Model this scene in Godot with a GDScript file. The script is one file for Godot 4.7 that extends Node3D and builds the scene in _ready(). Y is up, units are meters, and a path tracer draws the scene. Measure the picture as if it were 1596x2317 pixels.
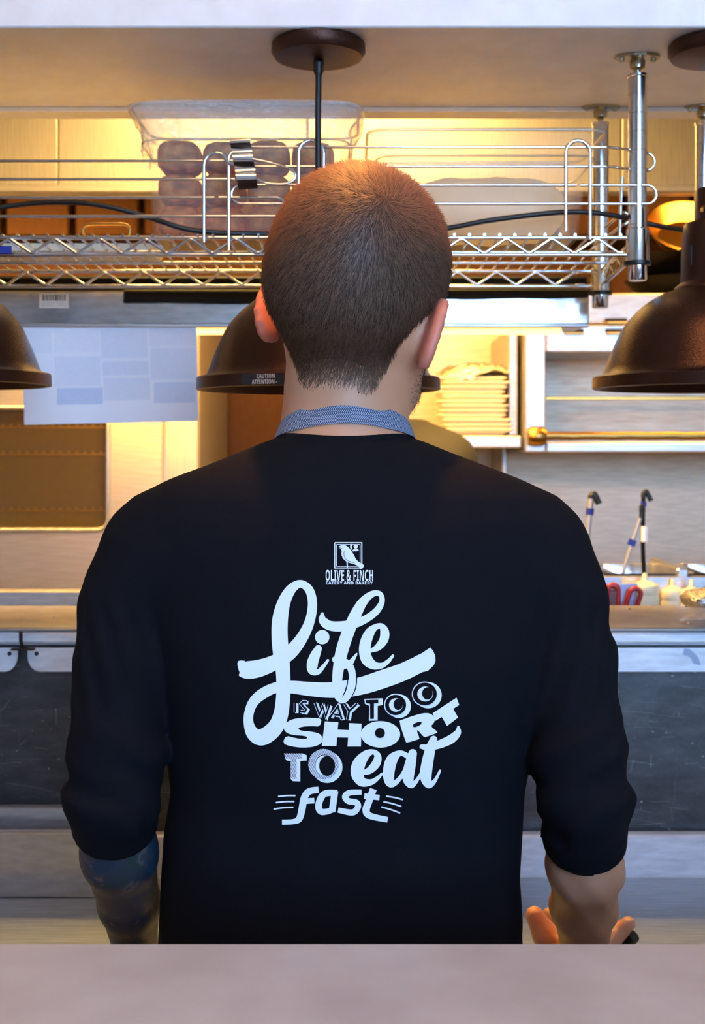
extends Node3D
# A cook seen from behind at a restaurant pass. y up, metres; the camera looks along -z.
const F := 2800.0      # focal length in pixels of the 1596 x 2317 frame
const HZ := 1000.0     # pixel row of the horizon
const CX := 798.0
const EYE := 1.5
const CEIL := 3.4

class Msh:
	var v := PackedVector3Array()
	var n := PackedVector3Array()
	var uv := PackedVector2Array()
	var c := PackedColorArray()
	var idx := PackedInt32Array()
	var colored := false
	func vert(p: Vector3, nn: Vector3, t := Vector2.ZERO, col := Color.WHITE) -> int:
		v.append(p); n.append(nn); uv.append(t); c.append(col)
		return v.size() - 1
	func tri_i(a: int, b: int, d: int) -> void:
		var fn := (v[b] - v[a]).cross(v[d] - v[a])
		if fn.dot(n[a] + n[b] + n[d]) > 0.0:
			idx.append(a); idx.append(d); idx.append(b)
		else:
			idx.append(a); idx.append(b); idx.append(d)
	func quad(a: Vector3, b: Vector3, d: Vector3, e: Vector3, nn: Vector3, t0 := Vector2(0, 0), t1 := Vector2(1, 1)) -> void:
		var i := vert(a, nn, Vector2(t0.x, t1.y))
		vert(b, nn, Vector2(t1.x, t1.y)); vert(d, nn, Vector2(t1.x, t0.y)); vert(e, nn, t0)
		tri_i(i, i + 1, i + 2); tri_i(i, i + 2, i + 3)
	func tri(a: Vector3, b: Vector3, d: Vector3, nn: Vector3) -> void:
		var i := vert(a, nn)
		vert(b, nn); vert(d, nn); tri_i(i, i + 1, i + 2)
	# chamfered box
	func box(ctr: Vector3, size: Vector3, bev := 0.0, bas := Basis()) -> void:
		var h := size * 0.5
		var w: float = minf(bev, minf(h.x, minf(h.y, h.z)) * 0.95)
		var ax := [Vector3(1, 0, 0), Vector3(0, 1, 0), Vector3(0, 0, 1)]
		for a in 3:
			var b: int = (a + 1) % 3
			var d: int = (a + 2) % 3
			for s in [-1.0, 1.0]:
				var o: Vector3 = ax[a] * (s * h[a])
				var p: Vector3 = ax[b] * (h[b] - w)
				var q: Vector3 = ax[d] * (h[d] - w)
				quad(ctr + bas * (o - p - q), ctr + bas * (o + p - q), ctr + bas * (o + p + q), ctr + bas * (o - p + q), bas * (ax[a] * s))
		if w <= 0.0:
			return
		for a in 3:
			var b: int = (a + 1) % 3
			var d: int = (a + 2) % 3
			for s in [-1.0, 1.0]:
				for t in [-1.0, 1.0]:
					var e: Vector3 = ax[a] * (h[a] - w)
					var p1: Vector3 = ax[b] * (s * h[b]) + ax[d] * (t * (h[d] - w))
					var p2: Vector3 = ax[b] * (s * (h[b] - w)) + ax[d] * (t * h[d])
					quad(ctr + bas * (p1 - e), ctr + bas * (p1 + e), ctr + bas * (p2 + e), ctr + bas * (p2 - e), bas * ((ax[b] * s + ax[d] * t).normalized()))
		for sx in [-1.0, 1.0]:
			for sy in [-1.0, 1.0]:
				for sz in [-1.0, 1.0]:
					var k := Vector3(sx, sy, sz)
					var hh := Vector3(h.x - w, h.y - w, h.z - w) * k
					tri(ctr + bas * (hh + Vector3(sx * w, 0, 0)), ctr + bas * (hh + Vector3(0, sy * w, 0)), ctr + bas * (hh + Vector3(0, 0, sz * w)), bas * k.normalized())
	# rows of points joined into a surface with smooth normals
	func grid(rows: Array, closed := false, uv_rep := Vector2(1, 1)) -> void:
		var base := v.size()
		var nr := rows.size()
		var nc: int = rows[0].size()
		for r in nr:
			var row: PackedVector3Array = rows[r]
			for k in nc:
				vert(row[k], Vector3.ZERO, Vector2(float(k) / (nc - (0 if closed else 1)), float(r) / maxi(nr - 1, 1)) * uv_rep)
		var first := idx.size()
		for r in nr - 1:
			for k in (nc if closed else nc - 1):
				var k2 := (k + 1) % nc
				var a := base + r * nc + k
				var b := base + r * nc + k2
				var d := base + (r + 1) * nc + k2
				var e := base + (r + 1) * nc + k
				for t in [[a, b, d], [a, d, e]]:
					idx.append(t[0]); idx.append(t[1]); idx.append(t[2])
					var fn: Vector3 = (v[t[2]] - v[t[0]]).cross(v[t[1]] - v[t[0]])
					n[t[0]] += fn; n[t[1]] += fn; n[t[2]] += fn
		for i in range(base, v.size()):
			n[i] = n[i].normalized()
	func fan(ring: PackedVector3Array, nn: Vector3) -> void:
		var ctr := Vector3.ZERO
		for p in ring: ctr += p
		ctr /= ring.size()
		var i0 := vert(ctr, nn)
		for p in ring: vert(p, nn)
		for k in ring.size():
			tri_i(i0, i0 + 1 + k, i0 + 1 + (k + 1) % ring.size())
	func tube(pts: PackedVector3Array, r: float, sides := 8, closed := false, r2 := -1.0) -> void:
		var rows := []
		var np := pts.size()
		var up := Vector3.UP
		var prev := Vector3.ZERO
		for i in np:
			var t: Vector3
			if closed: t = (pts[(i + 1) % np] - pts[(i - 1 + np) % np]).normalized()
			else: t = (pts[mini(i + 1, np - 1)] - pts[maxi(i - 1, 0)]).normalized()
			if i == 0:
				up = Vector3.UP if absf(t.y) < 0.9 else Vector3.RIGHT
				up = (up - t * up.dot(t)).normalized()
			else:
				up = (up - t * up.dot(t)).normalized()
			prev = t
			var side := t.cross(up)
			var rr := r if r2 < 0.0 else lerpf(r, r2, float(i) / (np - 1))
			var ring := PackedVector3Array()
			for k in sides:
				var a := TAU * k / sides
				ring.append(pts[i] + (up * cos(a) + side * sin(a)) * rr)
			rows.append(ring)
		if closed: rows.append(rows[0])
		grid2(rows)
		if not closed:
			fan(rows[0], (pts[0] - pts[1]).normalized())
			fan(rows[np - 1], (pts[np - 1] - pts[np - 2]).normalized())
	func grid2(rows: Array) -> void:   # closed rings round a core: normals point away from each ring's middle
		var base := v.size()
		var nc: int = rows[0].size()
		for r in rows.size():
			var ctr := Vector3.ZERO
			for p in rows[r]: ctr += p
			ctr /= nc
			for k in nc:
				vert(rows[r][k], (rows[r][k] - ctr).normalized(), Vector2(float(k) / nc, float(r) / rows.size()))
		for r in rows.size() - 1:
			for k in nc:
				var a := base + r * nc + k
				var b := base + r * nc + (k + 1) % nc
				tri_i(a, b, b + nc); tri_i(a, b + nc, a + nc)
	# profile of (radius, height) turned about the y axis through ctr
	func lathe(prof: PackedVector2Array, ctr: Vector3, segs := 32, bas := Basis(), squash := Vector2.ONE) -> void:
		var ns := prof.size() - 1
		var sn := []
		for i in ns:
			var d := prof[i + 1] - prof[i]
			sn.append(Vector2(d.y, -d.x).normalized())
		for i in ns:
			var n0: Vector2 = sn[i]
			var n1: Vector2 = sn[i]
			if i > 0 and sn[i - 1].dot(sn[i]) > 0.75: n0 = (sn[i - 1] + sn[i]).normalized()
			if i < ns - 1 and sn[i + 1].dot(sn[i]) > 0.75: n1 = (sn[i + 1] + sn[i]).normalized()
			var base := v.size()
			for k in segs + 1:
				var a := TAU * k / segs
				var cs := Vector3(cos(a) * squash.x, 0, sin(a) * squash.y)
				vert(ctr + bas * (cs * prof[i].x + Vector3(0, prof[i].y, 0)), bas * (cs * n0.x + Vector3(0, n0.y, 0)).normalized(), Vector2(float(k) / segs, float(i) / ns))
				vert(ctr + bas * (cs * prof[i + 1].x + Vector3(0, prof[i + 1].y, 0)), bas * (cs * n1.x + Vector3(0, n1.y, 0)).normalized(), Vector2(float(k) / segs, float(i + 1) / ns))
			for k in segs:
				var q := base + k * 2
				tri_i(q, q + 1, q + 3); tri_i(q, q + 3, q + 2)
	# flat outline given in the plane of two axes, pushed out by depth along the third
	func plate(poly: PackedVector2Array, o: Vector3, ux: Vector3, uy: Vector3, depth: float) -> void:
		var nz := ux.cross(uy).normalized()
		var t := Geometry2D.triangulate_polygon(poly)
		for s in [0, 1]:
			var off: Vector3 = nz * (depth * s)
			var nn: Vector3 = nz * (1.0 if (s == 1) == (depth > 0.0) else -1.0)
			var b := v.size()
			for p in poly: vert(o + ux * p.x + uy * p.y + off, nn, p)
			for i in range(0, t.size(), 3): tri_i(b + t[i], b + t[i + 1], b + t[i + 2])
		var cen := Vector2.ZERO
		for p in poly: cen += p
		cen /= poly.size()
		var ccw := 0.0
		for i in poly.size(): ccw += poly[i].cross(poly[(i + 1) % poly.size()])
		for i in poly.size():
			var p := poly[i]
			var q := poly[(i + 1) % poly.size()]
			var e := (q - p).normalized()
			var on := Vector2(e.y, -e.x) * (1.0 if ccw > 0.0 else -1.0)
			var n3 := ux.normalized() * on.x + uy.normalized() * on.y
			var a3 := o + ux * p.x + uy * p.y
			var b3 := o + ux * q.x + uy * q.y
			quad(a3, b3, b3 + nz * depth, a3 + nz * depth, n3)
	func mesh(shift := Vector3.ZERO) -> ArrayMesh:
		var arr := []
		arr.resize(Mesh.ARRAY_MAX)
		if shift != Vector3.ZERO:
			for i in v.size(): v[i] -= shift
		arr[Mesh.ARRAY_VERTEX] = v
		arr[Mesh.ARRAY_NORMAL] = n
		arr[Mesh.ARRAY_TEX_UV] = uv
		if colored: arr[Mesh.ARRAY_COLOR] = c
		arr[Mesh.ARRAY_INDEX] = idx
		var am := ArrayMesh.new()
		am.add_surface_from_arrays(Mesh.PRIMITIVE_TRIANGLES, arr)
		return am

class Cone:
	var a: Vector3
	var ba: Vector3
	var inv: float
	var ra: float
	var dr: float
	func _init(p: Vector3, q: Vector3, r1: float, r2: float) -> void:
		a = p; ba = q - p; inv = 1.0 / maxf(ba.length_squared(), 1e-9); ra = r1; dr = r2 - r1
	func d(p: Vector3) -> float:
		var pa := p - a
		var h := clampf(pa.dot(ba) * inv, 0.0, 1.0)
		return (pa - ba * h).length() - ra - dr * h

static func smin(a: float, b: float, k: float) -> float:
	var h := maxf(k - absf(a - b), 0.0)
	return minf(a, b) - h * h / (4.0 * k)

static func ell(p: Vector3, r: Vector3) -> float:
	var q := p / r
	var k0 := q.length()
	var k1 := (q / r).length()
	return k0 * (k0 - 1.0) / maxf(k1, 1e-6)

# surface nets of f(p) < 0 on a grid, only in blocks near the surface
func nets(m: Msh, f: Callable, lo: Vector3, hi: Vector3, cell: float, slack := 1.35) -> void:
	var B := 5
	var bx := int(ceil((hi.x - lo.x) / (cell * B)))
	var by := int(ceil((hi.y - lo.y) / (cell * B)))
	var bz := int(ceil((hi.z - lo.z) / (cell * B)))
	var nx := bx * B + 1
	var ny := by * B + 1
	var nz := bz * B + 1
	var vals := PackedFloat32Array(); vals.resize(nx * ny * nz); vals.fill(1e9)
	var ids := PackedInt32Array(); ids.resize(nx * ny * nz); ids.fill(-1)
	var cells := PackedInt32Array()
	var reach := B * cell * 0.87 * slack
	var blocks := []
	for k in bz:
		for j in by:
			for i in bx:
				var ctr := lo + Vector3((i + 0.5) * B, (j + 0.5) * B, (k + 0.5) * B) * cell
				if absf(f.call(ctr)) < reach:
					blocks.append(Vector3i(i, j, k))
					for c in range(k * B, k * B + B + 1):
						for b in range(j * B, j * B + B + 1):
							for a in range(i * B, i * B + B + 1):
								var q := (c * ny + b) * nx + a
								if vals[q] > 1e8:
									vals[q] = f.call(lo + Vector3(a, b, c) * cell)
	var sx := 1
	var sy := nx
	var sz := nx * ny
	var off := [0, sx, sy, sx + sy, sz, sx + sz, sy + sz, sx + sy + sz]
	var cor := [Vector3(0, 0, 0), Vector3(1, 0, 0), Vector3(0, 1, 0), Vector3(1, 1, 0), Vector3(0, 0, 1), Vector3(1, 0, 1), Vector3(0, 1, 1), Vector3(1, 1, 1)]
	var edges := [[0, 1], [2, 3], [4, 5], [6, 7], [0, 2], [1, 3], [4, 6], [5, 7], [0, 4], [1, 5], [2, 6], [3, 7]]
	var vv := PackedFloat32Array(); vv.resize(8)
	for bl in blocks:
		for c in range(bl.z * B, bl.z * B + B):
			for b in range(bl.y * B, bl.y * B + B):
				for a in range(bl.x * B, bl.x * B + B):
					var q: int = (c * ny + b) * nx + a
					var neg := 0
					for t in 8:
						vv[t] = vals[q + off[t]]
						if vv[t] < 0.0: neg += 1
					if neg == 0 or neg == 8: continue
					var s := Vector3.ZERO
					var cnt := 0
					for e in edges:
						var v0 := vv[e[0]]
						var v1 := vv[e[1]]
						if (v0 < 0.0) != (v1 < 0.0):
							s += cor[e[0]].lerp(cor[e[1]], v0 / (v0 - v1)); cnt += 1
					ids[q] = m.vert(lo + (Vector3(a, b, c) + s / cnt) * cell, Vector3.ZERO)
					cells.append(q)
	var base := m.idx.size()
	for q in cells:
		var v0 := vals[q]
		for ax in 3:
			var st: int = [sx, sy, sz][ax]
			var u: int = [sy, sz, sx][ax]
			var w: int = [sz, sx, sy][ax]
			var v1 := vals[q + st]
			if (v0 < 0.0) == (v1 < 0.0) or v1 > 1e8: continue
			if q - u - w < 0: continue
			var i0 := ids[q]; var i1 := ids[q - u]; var i2 := ids[q - u - w]; var i3 := ids[q - w]
			if i1 < 0 or i2 < 0 or i3 < 0: continue
			if v0 < 0.0:
				m.idx.append_array(PackedInt32Array([i0, i2, i1, i0, i3, i2]))
			else:
				m.idx.append_array(PackedInt32Array([i0, i1, i2, i0, i2, i3]))
	for t in range(base, m.idx.size(), 3):
		var i := m.idx[t]; var j := m.idx[t + 1]; var k := m.idx[t + 2]
		var fn := (m.v[k] - m.v[i]).cross(m.v[j] - m.v[i])
		m.n[i] += fn; m.n[j] += fn; m.n[k] += fn
	for q in cells:
		m.n[ids[q]] = m.n[ids[q]].normalized()

# ---------- places, names, nodes
func P(px: float, py: float, d: float) -> Vector3:
	return Vector3((px - CX) * d / F, EYE + (HZ - py) * d / F, -d)
func X(px: float, d: float) -> float:
	return (px - CX) * d / F
func Y(py: float, d: float) -> float:
	return EYE + (HZ - py) * d / F

var used := {}
func numbered(called: String) -> String:
	used[called] = used.get(called, -1) + 1
	return called if used[called] == 0 else "%s_%03d" % [called, used[called]]
func tag(o: Node3D, label: String, category: String, group := "") -> Node3D:
	o.set_meta("label", label)
	if category: o.set_meta("category", category)
	if group: o.set_meta("group", group)
	return o
func thing(called: String, label: String, category: String, at := Vector3.ZERO, group := "") -> Node3D:
	var o := Node3D.new()
	o.name = numbered(called)
	add_child(o)
	o.position = at
	return tag(o, label, category, group)
func org(o: Node) -> Vector3:
	var s := Vector3.ZERO
	while o != null and o != self and o is Node3D:
		s += (o as Node3D).position
		o = o.get_parent()
	return s
func part(called: String, m: Msh, mt: Material, parent: Node3D = null) -> MeshInstance3D:
	var o := MeshInstance3D.new()
	o.mesh = m.mesh(org(parent) if parent else Vector3.ZERO)
	o.material_override = mt
	o.name = called if parent else numbered(called)
	(parent if parent else self).add_child(o, true)
	return o
func struct(called: String, m: Msh, mt: Material, label := "") -> MeshInstance3D:
	var o := part(called, m, mt)
	o.set_meta("kind", "structure")
	if label: o.set_meta("label", label)
	return o
func copy(o: Node3D, called: String, at: Vector3, label: String) -> Node3D:
	var r: Node3D = o.duplicate()
	r.name = numbered(called)
	add_child(r)
	r.position = at
	r.set_meta("label", label)
	return r

# ---------- materials
func noise_tex(freq: float, seed_: int, size := 256, octaves := 4, normal := false, ramp: Gradient = null, bump := 4.0) -> NoiseTexture2D:
	var fn := FastNoiseLite.new()
	fn.noise_type = FastNoiseLite.TYPE_SIMPLEX_SMOOTH
	fn.seed = seed_; fn.frequency = freq; fn.fractal_octaves = octaves
	var t := NoiseTexture2D.new()
	t.width = size; t.height = size; t.seamless = true; t.noise = fn
	t.as_normal_map = normal; t.bump_strength = bump
	if ramp: t.color_ramp = ramp
	return t
func ramp2(a: Color, b: Color) -> Gradient:
	var g := Gradient.new()
	g.set_color(0, a); g.set_color(1, b)
	return g
func mat(col: Color, rough := 0.5, metal := 0.0) -> StandardMaterial3D:
	var m := StandardMaterial3D.new()
	m.albedo_color = col; m.roughness = rough; m.metallic = metal
	return m
func tri_map(m: StandardMaterial3D, sc: Vector3) -> void:
	m.uv1_triplanar = true; m.uv1_world_triplanar = true; m.uv1_scale = sc
func clear(col: Color, rough := 0.05) -> StandardMaterial3D:
	var m := mat(col, rough)
	m.transparency = BaseMaterial3D.TRANSPARENCY_ALPHA
	return m

func spline(pts: Array, steps := 8, closed := false) -> PackedVector3Array:
	var out := PackedVector3Array()
	var np := pts.size()
	for i in (np if closed else np - 1):
		var p0: Vector3 = pts[(i - 1 + np) % np] if closed else pts[maxi(i - 1, 0)]
		var p1: Vector3 = pts[i]
		var p2: Vector3 = pts[(i + 1) % np]
		var p3: Vector3 = pts[(i + 2) % np] if closed else pts[mini(i + 2, np - 1)]
		for s in steps:
			out.append(p1.cubic_interpolate(p2, p0, p3, float(s) / steps))
	if not closed: out.append(pts[np - 1])
	return out
func arc(ctr: Vector3, u: Vector3, w: Vector3, r: float, a0: float, a1: float, steps: int) -> PackedVector3Array:
	var out := PackedVector3Array()
	for i in steps + 1:
		var a := lerpf(a0, a1, float(i) / steps)
		out.append(ctr + (u * cos(a) + w * sin(a)) * r)
	return out
func rrect(cx: float, cz: float, hx: float, hz: float, r: float, y: float, per := 5) -> PackedVector3Array:
	var out := PackedVector3Array()
	for q in 4:
		var sx := 1.0 if q == 0 or q == 3 else -1.0
		var sz := 1.0 if q < 2 else -1.0
		for i in per + 1:
			var a := (q + float(i) / per) * PI / 2
			out.append(Vector3(cx + sx * (hx - r) + cos(a) * r, y, cz + sz * (hz - r) + sin(a) * r))
	return out

# ---------- the place
var M := {}

func area_light(called: String, at: Vector3, size: Vector2, rot: Vector3, col: Color, e: float) -> void:
	var l := AreaLight3D.new()
	l.name = called
	l.area_size = size
	l.position = at
	l.rotation = rot
	l.light_color = col
	l.light_energy = e
	l.area_normalize_energy = true
	l.area_range = 12.0
	l.area_attenuation = 2.0
	l.shadow_enabled = true
	add_child(l)

func ceiling_panel(called: String, at: Vector3, size: Vector2, col: Color, e: float, glow: float, label: String) -> void:
	var t := thing(called, label, "light", at)
	var fr := Msh.new()
	for s in [-1.0, 1.0]:
		fr.box(at + Vector3(s * (size.x * 0.5 + 0.015), -0.015, 0), Vector3(0.03, 0.03, size.y + 0.06), 0.004)
		fr.box(at + Vector3(0, -0.015, s * (size.y * 0.5 + 0.015)), Vector3(size.x, 0.03, 0.03), 0.004)
	part("frame", fr, M.white, t)
	if at.y < CEIL - 0.1:
		for s in [-1.0, 1.0]:
			var rod := Msh.new()
			rod.tube(PackedVector3Array([at + Vector3(s * size.x * 0.4, -0.002, 0), Vector3(at.x + s * size.x * 0.4, CEIL, at.z)]), 0.005, 8)
			part("hanger_rod", rod, M.white, t)
		part("housing", bx(at + Vector3(-size.x * 0.5, 0.0, -size.y * 0.5), at + Vector3(size.x * 0.5, 0.03, size.y * 0.5), 0.004), M.white, t)
	var df := Msh.new()
	df.box(at + Vector3(0, -0.008, 0), Vector3(size.x, 0.008, size.y))
	var dm := mat(col)
	dm.emission_enabled = true; dm.emission = col; dm.emission_energy_multiplier = glow
	part("light_diffuser", df, dm, t)
	area_light(called + "_glow", at + Vector3(0, -0.02, 0), size, Vector3(-PI / 2, 0, 0), col, e)

func downlight(at: Vector3, col: Color, e: float, cone: float, label: String) -> void:
	var t := thing("downlight", label, "light", at)
	var m := Msh.new()
	m.lathe(PackedVector2Array([Vector2(0.04, -0.001), Vector2(0.04, -0.008), Vector2(0.062, -0.008), Vector2(0.065, -0.004), Vector2(0.065, 0.0)]), at, 28)
	part("trim_ring", m, M.white, t)
	var l := Msh.new()
	l.lathe(PackedVector2Array([Vector2(0.0001, -0.004), Vector2(0.039, -0.003)]), at, 24)
	var lm := mat(col)
	lm.emission_enabled = true; lm.emission = col; lm.emission_energy_multiplier = 8.0
	part("light_lens", l, lm, t)
	var s := SpotLight3D.new()
	s.name = "downlight_glow"
	s.position = at + Vector3(0, -0.02, 0)
	s.rotation = Vector3(-PI / 2, 0, 0)
	s.light_color = col; s.light_energy = e; s.light_size = 0.06
	s.spot_angle = cone; s.spot_angle_attenuation = 1.0; s.spot_range = 8.0; s.spot_attenuation = 2.0
	s.shadow_enabled = true
	add_child(s)

func _ready() -> void:
	# camera: level, lens shifted so that the horizon lies at row 1000
	var cam := Camera3D.new()
	cam.name = "camera"
	cam.projection = Camera3D.PROJECTION_FRUSTUM
	cam.near = 0.05; cam.far = 60.0
	cam.size = 0.05 * 2317.0 / F
	cam.frustum_offset = Vector2(0, -0.05 * (1158.5 - HZ) / F)
	cam.position = Vector3(0, EYE, 0)
	add_child(cam)
	cam.current = true
	var ca := CameraAttributesPhysical.new()
	ca.frustum_focal_length = 35.0
	ca.exposure_aperture = 7.0
	ca.frustum_focus_distance = 1.2
	var env := Environment.new()
	env.background_mode = Environment.BG_SKY
	var sm := ProceduralSkyMaterial.new()
	sm.sky_top_color = Color(0.46, 0.66, 0.96); sm.sky_horizon_color = Color(0.69, 0.84, 1.0)
	sm.ground_bottom_color = Color(0.42, 0.48, 0.55); sm.ground_horizon_color = Color(0.55, 0.66, 0.8)
	sm.sky_curve = 0.2
	var sk := Sky.new()
	sk.sky_material = sm
	env.sky = sk
	env.background_energy_multiplier = 30.0
	env.tonemap_mode = Environment.TONE_MAPPER_LINEAR
	env.tonemap_exposure = 1.0
	env.sdfgi_enabled = true; env.ssao_enabled = true; env.ssil_enabled = true
	var we := WorldEnvironment.new()
	we.name = "environment"
	we.environment = env
	we.camera_attributes = ca
	add_child(we)
	materials()
	var warm := Color(1.0, 0.80, 0.46)
	ceiling_panel("strip_light", Vector3(-0.12, 2.50, -2.36), Vector2(0.8, 0.16), warm, 5.5, 8.0, "warm strip light hung between serving soffit and extractor hood")
	downlight(Vector3(0.0, CEIL, -1.335), Color(1.0, 0.64, 0.32), 13.0, 7.0, "round recessed warm downlight over the man in black")
	ceiling_panel("ceiling_light", Vector3(-0.2, CEIL, -0.37), Vector2(0.5, 0.5), Color(1.0, 0.78, 0.52), 1.1, 14.0, "warm square ceiling light over the dining side")
	room()
	equipment()
	soffit_things()
	shelf_things()
	pass_things()
	print("people")
	man()
	other_cook()
	print("done ", Time.get_ticks_msec())

func materials() -> void:
	M.white = mat(Color(0.93, 0.93, 0.93), 0.5)
	var wl := mat(Color(0.86, 0.84, 0.80), 0.8)
	M.plaster = wl
	var lam := mat(Color(0.93, 0.925, 0.92), 0.42)
	lam.albedo_texture = noise_tex(0.02, 5, 256, 5, false, ramp2(Color(0.95, 0.94, 0.93), Color(1, 1, 1)))
	lam.roughness_texture = noise_tex(0.05, 6, 256, 4, false, ramp2(Color(0.75, 0.75, 0.75), Color(1, 1, 1)))
	tri_map(lam, Vector3(2.5, 2.5, 2.5))
	M.laminate = lam
	M.steel = steel(Color(0.74, 0.73, 0.72), 0.44, Vector3(1.2, 26, 1.2))
	M.steel_warmed = steel(Color(0.80, 0.74, 0.65), 0.56, Vector3(1.2, 10, 1.2))  # stainless tinted warm in place of warm light falling on it
	M.steel_warmed.metallic = 0.4
	M.steel_v = steel(Color(0.74, 0.73, 0.72), 0.40, Vector3(26, 1.2, 26))
	M.steel_smooth = steel(Color(0.80, 0.80, 0.80), 0.24, Vector3(3, 12, 3))
	M.steel_dull = steel(Color(0.72, 0.71, 0.69), 0.52, Vector3(2, 14, 2))
	M.worktop = steel(Color(0.66, 0.70, 0.73), 0.5, Vector3(1.5, 1.5, 18))
	M.worktop.metallic = 0.4
	M.chrome = mat(Color(0.88, 0.88, 0.88), 0.14, 1.0)
	var zinc := mat(Color(0.72, 0.69, 0.58), 0.3, 1.0)
	M.zinc = zinc
	var br := mat(Color(0.25, 0.15, 0.11), 0.33, 0.75)
	br.normal_enabled = true
	br.normal_texture = noise_tex(0.09, 21, 512, 3, true, null, 5.0)
	br.normal_scale = 0.35
	tri_map(br, Vector3(9, 9, 9))
	M.bronze = br
	M.dim_amber = steel(Color(0.25, 0.15, 0.06), 0.55, Vector3(14, 2, 14))  # steel coloured dark amber to stand in for dim light under the hood
	M.strip_white = steel(Color(0.90, 0.91, 0.92), 0.45, Vector3(2, 10, 2))
	M.strip_white.metallic = 0.25
	M.black_rubber = mat(Color(0.045, 0.045, 0.05), 0.45)
	M.black_mat = mat(Color(0.045, 0.045, 0.045), 0.6)
	M.black_mat.metallic_specular = 0.25
	M.floor = mat(Color(0.42, 0.35, 0.3), 0.6)
	M.floor.albedo_texture = noise_tex(0.03, 8, 256, 4, false, ramp2(Color(0.75, 0.75, 0.75), Color(1, 1, 1)))
	tri_map(M.floor, Vector3(1, 1, 1))
	var ct := mat(Color(0.80, 0.77, 0.76), 0.45)
	ct.albedo_texture = noise_tex(0.008, 12, 512, 5, false, ramp2(Color(0.90, 0.88, 0.87), Color(1, 1, 1)))
	tri_map(ct, Vector3(1.6, 1.6, 1.6))
	M.stone = ct
	M.plastic_clear = clear(Color(0.96, 0.94, 0.88, 0.075), 0.28)
	M.film = clear(Color(0.97, 0.97, 0.97, 0.24), 0.14)
	M.film.normal_enabled = true
	M.film.normal_texture = noise_tex(0.03, 31, 512, 4, true, null, 14.0)
	M.film.normal_scale = 0.6
	tri_map(M.film, Vector3(8, 8, 8))
	var fo := mat(Color(0.86, 0.84, 0.80), 0.2, 1.0)
	fo.normal_enabled = true
	fo.normal_texture = noise_tex(0.04, 33, 512, 3, true, null, 16.0)
	tri_map(fo, Vector3(10, 10, 10))
	M.foil = fo
	M.cream = mat(Color(0.93, 0.89, 0.78), 0.35)
	M.cream_plastic = mat(Color(0.95, 0.9, 0.74), 0.4)
	M.cream_plastic.backlight_enabled = true
	M.cream_plastic.backlight = Color(0.6, 0.55, 0.4)
	M.red = mat(Color(0.62, 0.07, 0.03), 0.35)
	M.blue = mat(Color(0.03, 0.09, 0.5), 0.5)
	M.pale_blue = mat(Color(0.66, 0.72, 0.86), 0.4)
	M.iron = mat(Color(0.10, 0.09, 0.085), 0.35, 0.8)
	M.brass = mat(Color(0.68, 0.52, 0.27), 0.3, 1.0)

func steel(col: Color, rough: float, sc: Vector3) -> StandardMaterial3D:
	var m := mat(col, rough, 0.78)
	m.roughness_texture = noise_tex(0.05, int(rough * 1000.0), 256, 3, false, ramp2(Color(0.72, 0.72, 0.72), Color(1, 1, 1)))
	m.albedo_texture = noise_tex(0.03, int(rough * 1000.0) + 7, 256, 4, false, ramp2(Color(0.86, 0.86, 0.86), Color(1, 1, 1)))
	tri_map(m, sc)
	return m

func slab(called: String, lo: Vector3, hi: Vector3, mt: Material) -> MeshInstance3D:
	var m := Msh.new()
	m.box((lo + hi) * 0.5, hi - lo, 0.0)
	return struct(called, m, mt)

func bx(lo: Vector3, hi: Vector3, bev := 0.0) -> Msh:
	var m := Msh.new()
	m.box((lo + hi) * 0.5, hi - lo, bev)
	return m

func room() -> void:
	slab("floor", Vector3(-2.7, -0.1, -3.9), Vector3(2.7, 0, 3.6), M.floor)
	slab("ceiling", Vector3(-2.7, CEIL, -3.9), Vector3(2.7, CEIL + 0.1, 3.6), M.plaster)
	slab("wall_back", Vector3(-2.7, 0, -3.9), Vector3(2.7, CEIL, -3.75), M.dim_amber)
	slab("wall_left", Vector3(-2.8, 0, -3.9), Vector3(-2.7, CEIL, 3.6), M.plaster)
	slab("wall_right", Vector3(2.7, 0, -3.9), Vector3(2.8, CEIL, 3.6), M.plaster)
	var wf := Msh.new()
	var wx0 := 0.0
	var wx1 := 2.55
	for b in [[-2.7, wx0, 0.0, CEIL], [wx1, 2.7, 0.0, CEIL], [wx0, wx1, 3.3, CEIL], [wx0, wx1, 0.0, 1.5]]:
		wf.box(Vector3((b[0] + b[1]) * 0.5, (b[2] + b[3]) * 0.5, 3.5), Vector3(b[1] - b[0], b[3] - b[2], 0.2))
	struct("wall_front", wf, M.plaster)
	var fr := Msh.new()
	for i in 4:
		fr.box(Vector3(lerpf(wx0 + 0.025, wx1 - 0.025, i / 3.0), 2.4, 3.5), Vector3(0.05, 1.8, 0.08), 0.005)
	for y in [1.525, 3.275]:
		fr.box(Vector3((wx0 + wx1) * 0.5, y, 3.5), Vector3(wx1 - wx0, 0.05, 0.08), 0.005)
	var w := struct("window_1", fr, mat(Color(0.12, 0.12, 0.13), 0.4, 0.6), "tall shop window with dark frame")
	for i in 3:
		var a := lerpf(wx0 + 0.025, wx1 - 0.025, i / 3.0) + 0.025
		var b := lerpf(wx0 + 0.025, wx1 - 0.025, (i + 1) / 3.0) - 0.025
		part("pane", bx(Vector3(a, 1.55, 3.497), Vector3(b, 3.25, 3.503)), clear(Color(1, 1, 1, 0.02), 0.0), w)

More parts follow.
